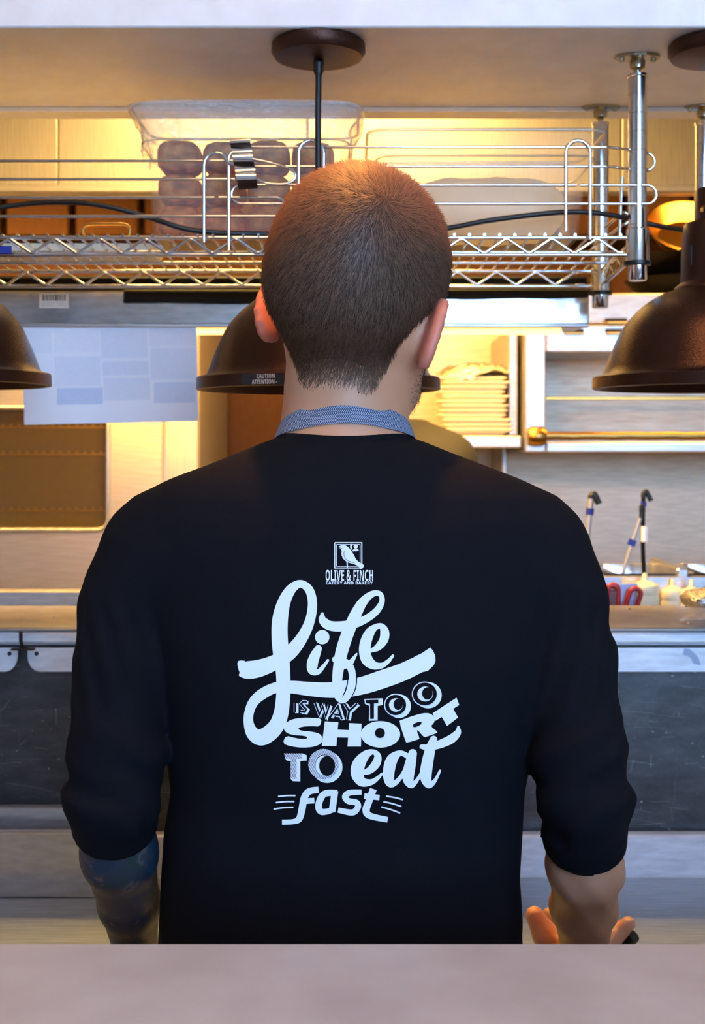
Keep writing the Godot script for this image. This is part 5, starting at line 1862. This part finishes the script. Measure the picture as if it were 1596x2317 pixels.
func skull_f(q: Vector3) -> float:   # in the head's own axes: x right, y up, +z back of the head
	var f := ell(q, Vector3(0.086, 0.097, 0.103))
	f = smin(f, ell(q - Vector3(0, -0.035, 0.040), Vector3(0.066, 0.064, 0.052)), 0.03)
	f = smin(f, ell(q - Vector3(0, -0.045, -0.050), Vector3(0.064, 0.082, 0.052)), 0.03)
	return f

var jaw := []
var neck := []
func head_f(p: Vector3) -> float:
	var q := head_bas.transposed() * (p - head_at)
	var f := skull_f(q)
	for c in jaw: f = smin(f, c.d(q), 0.016)
	var nk := 1e9
	for c in neck: nk = smin(nk, c.d(p), 0.012)
	f = smin(f, nk, 0.022)
	if absf(q.x) > 0.055 and q.y < 0.03 and q.y > -0.125:
		for e in ears:
			f = smin(f, ear_f(e, q), 0.006)
	return f
func ear_f(e: Dictionary, q: Vector3) -> float:
	var l: Vector3 = e.inv * (q - e.at)     # x thickness, y height, z length (back +)
	if l.length() > 0.065: return l.length() - 0.045
	var f := ell(l, Vector3(0.0055, 0.036, 0.020))
	for c in e.rim: f = smin(f, c.d(l), 0.004)
	return f

func hair_len(q: Vector3) -> float:   # > 0 where hair grows, in the head's axes; metres above the hairline
	var ph := atan2(q.x, q.z)            # 0 at the back, +-PI/2 over the ears
	var a := absf(ph - 0.25)
	var lim := lerpf(-0.130, -0.134, smoothstep(0.3, 0.8, a))
	lim += 0.057 * smoothstep(0.82, 1.55, a) + 0.041 * smoothstep(1.46, 1.60, a)
	lim = lerpf(lim, 0.055, smoothstep(2.15, 2.45, a))
	return q.y - lim + 0.0035 * fold_noise.get_noise_3dv(q * 9.0)

func man() -> void:
	torso_tables()
	var base := Vector3(X(780, 1.29), 0, -1.29)
	var man := thing("person", "person in black printed long-sleeved shirt with cropped hair, seen from behind", "person", base)
	# shirt
	var st := mat(Color(0.056, 0.062, 0.082), 0.9)
	st.metallic_specular = 0.25
	st.normal_enabled = true
	st.normal_texture = noise_tex(0.25, 61, 256, 2, true, null, 3.0)
	st.normal_scale = 0.25
	tri_map(st, Vector3(14, 14, 14))
	var m := Msh.new()
	nets(m, shirt_f, Vector3(-0.315, 0.86, -1.45), Vector3(0.315, 1.53, -1.10), 0.0046)
	var shirt := part("shirt", m, st, man)
	shirt.set_meta("label", "black long-sleeved shirt with pushed-up sleeves and white back print")
	print("shirt ", Time.get_ticks_msec())
	# ribbed collar
	var rows := []
	var prof := [[-0.006, -0.006], [-0.004, 0.004], [0.0, 0.0065], [0.004, 0.004], [0.008, -0.006], [0.012, -0.014]]
	for q in prof:
		var row := PackedVector3Array()
		for k in 72:
			var a := TAU * k / 72.0
			var fr := 0.5 - 0.5 * cos(a)      # 0 at the back, 1 in front
			row.append(Vector3(X(779, 1.285) + sin(a) * (0.0665 + q[0]), Y(989, 1.22) - 0.004 - 0.030 * fr * fr + q[1] + 0.005 * sin(a) * sin(a), -1.283 + cos(a) * (0.063 + q[0])))
		rows.append(row)
	m = Msh.new()
	m.grid(rows, true)
	part("collar", m, st, shirt)
	depth_grid()
	print_on(shirt, st)
	print("print ", Time.get_ticks_msec())
	# head, neck, arms
	head_at = P(815, 601, 1.275)
	head_bas = Basis(Vector3.UP, -0.42) * Basis(Vector3(0, 0, 1), -0.08) * Basis(Vector3.RIGHT, -0.12)
	for s in [-1.0, 1.0]:
		jaw.append(Cone.new(Vector3(s * 0.058, -0.070, -0.015), Vector3(s * 0.030, -0.118, -0.070), 0.024, 0.020))
		jaw.append(Cone.new(Vector3(s * 0.032, -0.022, -0.080), Vector3(s * 0.052, -0.024, -0.070), 0.016, 0.014))
	jaw.append(Cone.new(Vector3(-0.030, -0.118, -0.070), Vector3(0.030, -0.118, -0.070), 0.020, 0.020))
	jaw.append(Cone.new(Vector3(0, -0.012, -0.100), Vector3(0, -0.048, -0.122), 0.009, 0.013))
	jaw.append(Cone.new(Vector3(-0.014, -0.082, -0.098), Vector3(0.014, -0.082, -0.098), 0.009, 0.009))
	for s in [-1.0, 1.0]:
		jaw.append(Cone.new(Vector3(s * 0.031, -0.012, -0.086), Vector3(s * 0.032, -0.012, -0.087), 0.013, 0.013))
	neck = [Cone.new(P(783, 800, 1.285), P(782, 900, 1.29), 0.062, 0.0615), Cone.new(P(782, 900, 1.29), P(780, 1010, 1.288), 0.0615, 0.072)]
	for s in [-1.0, 1.0]:
		var eb := Basis(Vector3.UP, s * 0.55) * Basis(Vector3(0, 0, 1), -s * 0.2) * Basis(Vector3.RIGHT, -0.18)
		var rim := []
		var last := Vector3.ZERO
		for i in 12:
			var a := lerpf(-1.9, 2.6, i / 11.0)
			var pt := Vector3(s * (0.004 if i < 10 else 0.0), sin(a) * 0.0345, cos(a) * 0.0185)
			if i > 0: rim.append(Cone.new(last, pt, 0.0048, 0.0048))
			last = pt
		ears.append({"at": Vector3(-0.0975, -0.046, -0.012) if s < 0.0 else Vector3(0.0835, -0.066, -0.004), "inv": eb.transposed(), "rim": rim})
	m = Msh.new()
	nets(m, head_f, Vector3(-0.13, 1.44, -1.44), Vector3(0.13, 1.80, -1.14), 0.0042)
	var nh := m.v.size()
	var fores := [Cone.new(P(258, 1800, 1.25), P(270, 1930, 1.295), 0.036, 0.0385), Cone.new(P(270, 1930, 1.295), P(292, 2040, 1.37), 0.0385, 0.0325), Cone.new(P(292, 2040, 1.37), P(308, 2150, 1.44), 0.0325, 0.025)]
	# left hand: a loose fist on the table
	var hl := []
	hl.append(Cone.new(P(308, 2150, 1.44), P(318, 2165, 1.50), 0.026, 0.030))
	for i in 4:
		var kx := 262.0 + i * 38.0
		hl.append(Cone.new(P(312, 2155, 1.46), P(kx, 2160, 1.525), 0.020, 0.0105))
		hl.append(Cone.new(P(kx, 2160, 1.525), P(kx + 4, 2192, 1.545), 0.0098, 0.0090))
		hl.append(Cone.new(P(kx + 4, 2192, 1.545), P(kx + 8, 2200, 1.515), 0.0088, 0.0080))
	hl.append(Cone.new(P(322, 2165, 1.47), P(375, 2185, 1.50), 0.016, 0.0115))
	hl.append(Cone.new(P(375, 2185, 1.50), P(362, 2198, 1.53), 0.0112, 0.0092))
	var all_l := fores + hl
	nets(m, func(p: Vector3) -> float:
		var f := 1e9
		for c in fores: f = smin(f, c.d(p), 0.012)
		for c in hl: f = smin(f, c.d(p), 0.005)
		return f, Vector3(-0.35, 0.85, -1.58), Vector3(-0.15, 1.19, -1.19), 0.0042)
	var nl := m.v.size()
	var fr := [Cone.new(P(1322, 1800, 1.25), P(1325, 1960, 1.30), 0.036, 0.0388), Cone.new(P(1325, 1960, 1.30), P(1322, 2050, 1.37), 0.0388, 0.0350), Cone.new(P(1322, 2050, 1.37), P(1322, 2140, 1.44), 0.0355, 0.027)]
	var hr := [Cone.new(P(1322, 2140, 1.44), P(1316, 2150, 1.49), 0.027, 0.031)]
	# right hand: thumb up on one side, little finger lifted on the other, the rest closed on the knife
	hr.append(Cone.new(P(1285, 2160, 1.46), P(1236, 2118, 1.47), 0.018, 0.0155)); hr.append(Cone.new(P(1236, 2118, 1.47), P(1211, 2072, 1.475), 0.0155, 0.0115))
	hr.append(Cone.new(P(1300, 2140, 1.48), P(1270, 2085, 1.51), 0.019, 0.0115)); hr.append(Cone.new(P(1270, 2085, 1.51), P(1246, 2072, 1.52), 0.0108, 0.0096)); hr.append(Cone.new(P(1246, 2072, 1.52), P(1236, 2120, 1.535), 0.0096, 0.0082))
	hr.append(Cone.new(P(1312, 2140, 1.48), P(1308, 2128, 1.535), 0.020, 0.0112)); hr.append(Cone.new(P(1308, 2128, 1.535), P(1304, 2165, 1.555), 0.0105, 0.0095)); hr.append(Cone.new(P(1304, 2165, 1.555), P(1306, 2178, 1.53), 0.0092, 0.0082))
	hr.append(Cone.new(P(1330, 2145, 1.48), P(1346, 2134, 1.53), 0.020, 0.0108)); hr.append(Cone.new(P(1346, 2134, 1.53), P(1346, 2168, 1.548), 0.0100, 0.0092)); hr.append(Cone.new(P(1346, 2168, 1.548), P(1342, 2180, 1.525), 0.0088, 0.008))
	hr.append(Cone.new(P(1345, 2150, 1.47), P(1382, 2125, 1.49), 0.019, 0.0125)); hr.append(Cone.new(P(1382, 2125, 1.49), P(1402, 2108, 1.495), 0.0125, 0.0098)); hr.append(Cone.new(P(1402, 2108, 1.495), P(1423, 2089, 1.49), 0.0098, 0.0088))
	nets(m, func(p: Vector3) -> float:
		var f := 1e9
		for c in fr: f = smin(f, c.d(p), 0.012)
		for c in hr: f = smin(f, c.d(p), 0.005)
		# tendons and veins of the forearm
		f -= 0.0009 * sin((p.x * 0.8 + p.y * 0.55) * 230.0) * smoothstep(0.93, 0.97, p.y)
		return f, Vector3(0.18, 0.85, -1.58), Vector3(0.36, 1.19, -1.19), 0.0042)
	# trunk and upper arms under the shirt
	nets(m, func(p: Vector3) -> float:
		var f := maxf(torso(p, -0.011), p.y - Y(1005, 1.28))
		f = maxf(f, 0.90 - p.y)
		if absf(p.x) > 0.13:
			for i in 4:
				var c: Cone = (arm_l if p.x < 0.0 else arm_r)[i]
				f = smin(f, c.d(p) + 0.011, 0.02)
		return f, Vector3(-0.31, 0.88, -1.45), Vector3(0.31, 1.52, -1.12), 0.012)
	m.colored = true
	var tat := FastNoiseLite.new()
	tat.seed = 3; tat.frequency = 24.0; tat.fractal_octaves = 3
	var tat2 := FastNoiseLite.new()
	tat2.seed = 30; tat2.frequency = 13.0
	var skin := Color(0.60, 0.285, 0.155)
	for i in m.v.size():
		var col := skin
		if i >= nh and i < nl:     # inked forearm
			var p := m.v[i]
			var a := tat.get_noise_3dv(p)
			var b := tat2.get_noise_3dv(p)
			col = Color(0.045, 0.050, 0.060)
			if b > 0.05: col = Color(0.018, 0.042, 0.070)
			elif b < -0.28: col = Color(0.032, 0.055, 0.048)
			if absf(a) < 0.035 and b < 0.1: col = Color(0.16, 0.11, 0.105)
			if p.y < 0.93: col = Color(0.10, 0.09, 0.085) if b > -0.1 else Color(0.22, 0.15, 0.12)
		elif i < nh:
			var q := head_bas.transposed() * (m.v[i] - head_at)
			for e in ears:
				if ear_f(e, q) < 0.002 and absf(q.x) > 0.075: col = Color(0.60, 0.20, 0.135)
			var tone := 0.04 * tat2.get_noise_3dv(m.v[i] * 0.6)
			col = col + Color(tone, tone * 0.4, tone * 0.3)
		m.c[i] = col
	var sm := mat(Color.WHITE, 0.5)
	sm.vertex_color_use_as_albedo = true
	sm.subsurf_scatter_enabled = true; sm.subsurf_scatter_strength = 0.12
	var body := part("body", m, sm, man)
	print("body ", Time.get_ticks_msec())
	moles(man)
	hair(man)
	strap(man)
	trousers(man, base)
	# knife held in the right hand
	var kn := thing("kitchen_knife", "black-handled kitchen knife in the man's right hand", "knife", P(1400, 2150, 1.50))
	var km := Msh.new()
	km.tube(PackedVector3Array([P(1434, 2116, 1.50), P(1400, 2152, 1.512), P(1345, 2185, 1.530)]), 0.0085, 10)
	part("handle", km, M.black_rubber, kn)
	km = Msh.new()
	var k0 := P(1345, 2185, 1.530)
	var k1 := k0 + Vector3(-0.03, -0.015, -0.12)
	km.plate(PackedVector2Array([Vector2(0, 0.010), Vector2(0.9, 0.006), Vector2(1, 0), Vector2(0.9, -0.006), Vector2(0, -0.010)]), k0, k1 - k0, Vector3(0, 1, 0), 0.0015)
	part("blade", km, M.steel_smooth, kn)

func moles(man: Node3D) -> void:
	for q in [[832.0, 866.0, 0.0011, Color(0.55, 0.05, 0.05)], [812.0, 888.0, 0.0010, Color(0.2, 0.09, 0.07)]]:
		var d := 1.15
		for s in 20: d += head_f(P(q[0], q[1], d)) * 0.9
		var m := Msh.new()
		m.lathe(PackedVector2Array([Vector2(q[2], -0.0004), Vector2(q[2] * 0.8, 0.0004), Vector2(0.00005, 0.0006)]), P(q[0], q[1], d), 8, Basis(Vector3.RIGHT, PI / 2))
		part("mole", m, mat(q[3], 0.6), man)

func hair(man: Node3D) -> void:
	var m := Msh.new()
	nets(m, func(p: Vector3) -> float:
		var q := head_bas.transposed() * (p - head_at)
		var f := skull_f(q)
		var nk := 1e9
		for c in neck: nk = smin(nk, c.d(p), 0.012)
		f = smin(f, nk, 0.022)
		var h := hair_len(q)
		return f - 0.0055 * smoothstep(0.006, 0.065, h) + (0.0012 if h > 0.0 else 0.0012 - h * 0.5), Vector3(-0.125, 1.52, -1.42), Vector3(0.125, 1.82, -1.14), 0.0046)
	var cap_col := mat(Color(0.27, 0.185, 0.135), 0.8)
	cap_col.albedo_texture = noise_tex(0.06, 81, 256, 3, false, ramp2(Color(0.7, 0.68, 0.66), Color(1, 1, 1)))
	tri_map(cap_col, Vector3(8, 8, 8))
	var cap := part("hair", m, cap_col, man)
	cap.set_meta("label", "closely cropped reddish brown hair")
	# strands
	var org_ := org(man)
	var rng := RandomNumberGenerator.new()
	rng.seed = 100
	var area := PackedFloat32Array()
	var sum := 0.0
	var band := PackedFloat32Array()
	var band_sum := 0.0
	for t in range(0, m.idx.size(), 3):
		var a := m.v[m.idx[t]]
		var ar := (m.v[m.idx[t + 1]] - a).cross(m.v[m.idx[t + 2]] - a).length()
		if (a + org_ - head_at).z < -0.07: ar = 0.0
		sum += ar
		area.append(sum)
		var hb := hair_len(head_bas.transposed() * (a + org_ - head_at))
		if hb > -0.016 and hb < 0.05: band_sum += ar
		band.append(band_sum)
	var whorl := (head_bas.transposed() * (P(872, 462, 1.2) - head_at)).normalized()
	var fn := FastNoiseLite.new()
	fn.seed = 55; fn.frequency = 30.0
	var s := Msh.new()
	s.colored = true
	for i in 62000:
		var t := (area.bsearch(rng.randf() * sum) if i < 42000 else band.bsearch(rng.randf() * band_sum)) * 3
		if t >= m.idx.size(): continue
		var u := rng.randf()
		var w := rng.randf()
		if u + w > 1.0:
			u = 1.0 - u; w = 1.0 - w
		var i0 := m.idx[t]
		var i1 := m.idx[t + 1]
		var i2 := m.idx[t + 2]
		var p := m.v[i0] * (1.0 - u - w) + m.v[i1] * u + m.v[i2] * w
		var nn := (m.n[i0] * (1.0 - u - w) + m.n[i1] * u + m.n[i2] * w).normalized()
		var q := head_bas.transposed() * (p + org_ - head_at)
		var h := hair_len(q)
		if h < -0.012 or (h < 0.02 and rng.randf() > 0.25 + 0.75 * smoothstep(-0.012, 0.018, h)): continue
		p += nn * 0.0014 * (1.0 - smoothstep(0.022, 0.038, h))
		var nl := head_bas.transposed() * nn
		var away := q.normalized() - whorl
		var flow := away - nl * away.dot(nl)
		var near := flow.length()
		flow = flow.normalized()
		var swirl := nl.cross(flow)
		var g := Vector3(0, -1, 0)
		g -= nl * g.dot(nl)
		var dir := (flow + swirl * 0.45 * exp(-near * 2.2) + g * 0.35 * smoothstep(0.2, 1.2, near)).normalized()
		var jit := Vector3(rng.randf_range(-1, 1), rng.randf_range(-1, 1), rng.randf_range(-1, 1)) * 0.28
		var lift := 0.30 + 0.30 * fn.get_noise_3dv(q) + (0.35 if q.y > 0.05 else 0.0)
		dir = (dir + jit + nl * lift).normalized()
		var len_ := lerpf(0.005, 0.0115, smoothstep(-0.01, 0.06, h)) * rng.randf_range(0.7, 1.2)
		var wd := head_bas * dir
		var p1 := p + wd * len_ * 0.55 + nn * 0.0005
		var p2 := p + (wd * 0.96 - nn * 0.10) * len_
		var side := wd.cross(Vector3(0, 0, 1)).normalized() * 0.00017
		if rng.randf() < 0.3: side = wd.cross(nn).normalized() * 0.00017
		var sn := (nn + wd.cross(side).normalized() * 0.25).normalized()
		var k := rng.randf()
		var col := Color(0.085, 0.046, 0.028).lerp(Color(0.23, 0.135, 0.08), k * k)
		var b := s.v.size()
		s.vert(p - side, sn, Vector2.ZERO, col); s.vert(p + side, sn, Vector2.ZERO, col)
		s.vert(p1 - side * 0.8, sn, Vector2.ZERO, col); s.vert(p1 + side * 0.8, sn, Vector2.ZERO, col)
		s.vert(p2, sn, Vector2.ZERO, col * 1.15)
		s.tri_i(b, b + 1, b + 3); s.tri_i(b, b + 3, b + 2); s.tri_i(b + 2, b + 3, b + 4)
	for i in s.v.size(): s.v[i] += org_
	var hm := mat(Color.WHITE, 0.5)
	hm.vertex_color_use_as_albedo = true
	var so := part("hair_strands", s, hm, cap)
	so.set_meta("kind", "stuff")
	# stubble along the jaw
	var b2 := Msh.new()
	b2.colored = true
	for i in 2600:
		var l := rng.randf()
		var sd := 1.0
		var q := Vector3(0.058, -0.060, -0.012).lerp(Vector3(0.030, -0.118, -0.068), l) + Vector3(rng.randf_range(-0.004, 0.03), rng.randf_range(-0.030, 0.022), rng.randf_range(-0.03, 0.012))
		var p := head_at + head_bas * q
		var f := head_f(p)
		var e := 0.002
		var nn := Vector3(head_f(p + Vector3(e, 0, 0)) - f, head_f(p + Vector3(0, e, 0)) - f, head_f(p + Vector3(0, 0, e)) - f).normalized()
		p -= nn * f
		var dr := (nn + Vector3(rng.randf_range(-1, 1), rng.randf_range(-1.4, 0.2), rng.randf_range(-1, 1)) * 0.7).normalized() * rng.randf_range(0.0015, 0.0035)
		var side := dr.cross(Vector3(0, 0, 1)).normalized() * 0.00014
		var b := b2.v.size()
		var col := Color(0.10, 0.06, 0.04)
		b2.vert(p - side, nn, Vector2.ZERO, col); b2.vert(p + side, nn, Vector2.ZERO, col); b2.vert(p + dr, nn, Vector2.ZERO, col)
		b2.tri_i(b, b + 1, b + 2)
	var st := part("stubble", b2, hm, man)
	st.set_meta("kind", "stuff")
	print("hair ", Time.get_ticks_msec())

func strap(man: Node3D) -> void:
	var W := 1024
	var H := 48
	var im := Image.create(W, H, false, Image.FORMAT_RGB8)
	for y in H:
		for x in W:
			var col := y / 8
			var ph := (x + (y % 8 if col % 2 == 0 else 7 - y % 8)) % 6
			im.set_pixel(x, y, Color(0.10, 0.15, 0.27) if ph < 3 else Color(0.66, 0.70, 0.77))
	var sm := mat(Color.WHITE, 0.85)
	sm.albedo_texture = ImageTexture.create_from_image(im)
	sm.uv1_scale = Vector3(1, 1, 1)
	var rows := []
	for r in 2:
		for j in 7:
			var v := j / 6.0
			if r == 1: v = 1.0 - v
			var row := PackedVector3Array()
			for k in 81:
				var a := lerpf(-2.5, 2.5, k / 80.0)
				var aa := absf(a)
				var drop := 0.0118 * aa * aa + 0.03 * smoothstep(1.3, 2.5, aa)
				var out := 0.0015 + 0.006 * v * v + 0.006 * smoothstep(0.4, 1.6, aa) + 0.0015 * sin(v * PI) - (0.0016 if r == 1 else 0.0)
				var y := Y(909, 1.225) - v * 0.0215 * lerpf(1.0, 0.75, smoothstep(0.6, 1.4, aa)) - drop
				row.append(Vector3(X(781, 1.29) + sin(a) * (0.0625 + out), y, -1.289 + cos(a) * (0.0625 + out)))
			rows.append(row)
	var m := Msh.new()
	m.grid(rows.slice(0, 7), false, Vector2(1, 1))
	m.grid(rows.slice(7, 14), false, Vector2(1, 1))
	var ap := part("apron_strap", m, sm, man)
	ap.set_meta("label", "blue and white herringbone apron neck strap")
	# apron bib and skirt on the far side
	var bib := []
	for i in 24:
		var y := lerpf(1.40, 0.72, i / 23.0)
		var row := PackedVector3Array()
		var hw := 0.12 if i < 8 else 0.17
		for k in 13:
			var x := lerpf(-hw, hw, k / 12.0)
			var fy := clampf((y - lut_y0) / lut_step, 0.0, lut_n - 1.001)
			var li := int(fy)
			var u := clampf(absf(x - lut_cx[li]) / (lut_a[li] + 0.02), 0.0, 0.95)
			row.append(Vector3(x + lut_cx[li], y, lut_z[li] - (lut_b[li] + 0.010) * pow(1.0 - pow(u, 2.35), 1.0 / 2.35)))
		bib.append(row)
	m = Msh.new()
	m.grid(bib)
	part("apron", m, mat(Color(0.30, 0.36, 0.46), 0.85), man)

func trousers(man: Node3D, base: Vector3) -> void:
	var cx := X(775, 1.30)
	var cs := [Cone.new(Vector3(cx - 0.07, 0.90, -1.30), Vector3(cx + 0.07, 0.90, -1.30), 0.115, 0.115)]
	for s in [-1.0, 1.0]:
		cs.append(Cone.new(Vector3(cx + s * 0.085, 0.84, -1.30), Vector3(cx + s * 0.10, 0.48, -1.295), 0.092, 0.066))
		cs.append(Cone.new(Vector3(cx + s * 0.10, 0.48, -1.295), Vector3(cx + s * 0.105, 0.09, -1.27), 0.066, 0.05))
	var m := Msh.new()
	nets(m, func(p: Vector3) -> float:
		var f := 1e9
		for c in cs: f = smin(f, c.d(p), 0.03)
		return maxf(maxf(f, p.y - 0.99), 0.055 - p.y), Vector3(cx - 0.23, 0.03, -1.45), Vector3(cx + 0.23, 1.02, -1.13), 0.016)
	part("trousers", m, mat(Color(0.10, 0.10, 0.11), 0.85), man)
	for s in [-1.0, 1.0]:
		var sh := [Cone.new(Vector3(cx + s * 0.105, 0.045, -1.24), Vector3(cx + s * 0.115, 0.038, -1.44), 0.045, 0.036)]
		m = Msh.new()
		nets(m, func(p: Vector3) -> float:
			var f: float = smin(sh[0].d(p), Cone.new(Vector3(cx + s * 0.105, 0.05, -1.26), Vector3(cx + s * 0.105, 0.09, -1.26), 0.045, 0.045).d(p), 0.02)
			return maxf(f, 0.001 - p.y), Vector3(cx + s * 0.11 - 0.07, -0.02, -1.50), Vector3(cx + s * 0.11 + 0.07, 0.16, -1.17), 0.012)
		part("shoe", m, M.black_rubber, man)

# ---------- the cook on the far side, facing the line
func other_cook() -> void:
	var d := 2.63
	var cx := X(854, d)
	var o := thing("person", "person in an olive green shirt working at the cooking line", "person", Vector3(cx, 0, -d))
	var ys := Y(1012, d)       # shoulder joints
	var sh := [Cone.new(Vector3(cx, Y(985, d), -d), Vector3(cx, 0.95, -d), 0.085, 0.125)]
	var bod := [Cone.new(Vector3(cx, Y(960, d), -d), Vector3(cx, Y(850, d), -d), 0.055, 0.052)]
	var trs := [Cone.new(Vector3(cx - 0.06, 0.94, -d), Vector3(cx + 0.06, 0.94, -d), 0.115, 0.115)]
	for s in [-1.0, 1.0]:
		sh.append(Cone.new(Vector3(cx + s * 0.03, Y(985, d), -d), Vector3(cx + s * 0.145, ys - 0.03, -d), 0.062, 0.058))
		sh.append(Cone.new(Vector3(cx + s * 0.10, ys - 0.06, -d), Vector3(cx + s * 0.09, 1.0, -d), 0.09, 0.095))
		sh.append(Cone.new(Vector3(cx + s * 0.150, ys - 0.035, -d), Vector3(cx + s * 0.19, ys - 0.28, -d + 0.02), 0.056, 0.05))
		bod.append(Cone.new(Vector3(cx + s * 0.187, ys - 0.25, -d + 0.02), Vector3(cx + s * 0.15, ys - 0.38, -d - 0.16), 0.042, 0.027))
		bod.append(Cone.new(Vector3(cx + s * 0.15, ys - 0.38, -d - 0.16), Vector3(cx + s * 0.12, ys - 0.40, -d - 0.21), 0.026, 0.03))
		for k in 4:
			var fx: float = cx + s * (0.095 + k * 0.018)
			bod.append(Cone.new(Vector3(fx, ys - 0.405, -d - 0.22), Vector3(fx, ys - 0.43, -d - 0.235 - 0.004 * (k % 2)), 0.0095, 0.008))
		bod.append(Cone.new(Vector3(cx + s * 0.105, ys - 0.395, -d - 0.18), Vector3(cx + s * 0.075, ys - 0.41, -d - 0.22), 0.011, 0.009))
		trs.append(Cone.new(Vector3(cx + s * 0.08, 0.86, -d), Vector3(cx + s * 0.09, 0.08, -d), 0.09, 0.055))
	var hc := Vector3(cx, Y(765, d), -d)
	var m := Msh.new()
	nets(m, func(p: Vector3) -> float:
		var f := 1e9
		for c in sh: f = smin(f, c.d(p), 0.035)
		return maxf(maxf(f, p.y - Y(948, d)), 0.90 - p.y), Vector3(cx - 0.32, 0.86, -d - 0.2), Vector3(cx + 0.32, 1.60, -d + 0.2), 0.012)
	part("shirt", m, mat(Color(0.20, 0.195, 0.14), 0.9), o)
	m = Msh.new()
	nets(m, func(p: Vector3) -> float:
		var q := p - hc
		var f := ell(q, Vector3(0.074, 0.105, 0.092))
		f = smin(f, ell(q - Vector3(0, -0.06, -0.04), Vector3(0.055, 0.06, 0.05)), 0.03)
		f = smin(f, ell(q - Vector3(0, -0.02, -0.095), Vector3(0.012, 0.02, 0.016)), 0.012)
		for s in [-1.0, 1.0]: f = smin(f, ell(q - Vector3(s * 0.078, -0.02, 0.0), Vector3(0.008, 0.03, 0.018)), 0.006)
		for c in bod: f = smin(f, c.d(p), 0.014)
		return f, Vector3(cx - 0.30, ys - 0.48, -d - 0.28), Vector3(cx + 0.30, hc.y + 0.14, -d + 0.16), 0.009)
	part("body", m, mat(Color(0.74, 0.55, 0.45), 0.55), o)
	m = Msh.new()
	nets(m, func(p: Vector3) -> float:
		var q := p - hc
		var f := ell(q, Vector3(0.080, 0.112, 0.099))
		return maxf(f, -(q.y + 0.02 - (0.06 if q.z < -0.04 else 0.0) + q.z * 0.4)), hc - Vector3(0.13, 0.14, 0.13), hc + Vector3(0.13, 0.14, 0.13), 0.009)
	part("hair", m, mat(Color(0.13, 0.09, 0.07), 0.8), o)
	m = Msh.new()
	nets(m, func(p: Vector3) -> float:
		var f := 1e9
		for c in trs: f = smin(f, c.d(p), 0.03)
		return maxf(maxf(f, p.y - 0.98), 0.05 - p.y), Vector3(cx - 0.23, 0.02, -d - 0.18), Vector3(cx + 0.23, 1.02, -d + 0.18), 0.018)
	part("trousers", m, mat(Color(0.12, 0.12, 0.13), 0.85), o)
	for s in [-1.0, 1.0]:
		m = Msh.new()
		nets(m, func(p: Vector3) -> float:
			return maxf(Cone.new(Vector3(cx + s * 0.09, 0.04, -d + 0.04), Vector3(cx + s * 0.10, 0.036, -d - 0.14), 0.045, 0.036).d(p), 0.001 - p.y), Vector3(cx + s * 0.095 - 0.07, -0.02, -d - 0.2), Vector3(cx + s * 0.095 + 0.07, 0.12, -d + 0.1), 0.012)
		part("shoe", m, M.black_rubber, o)
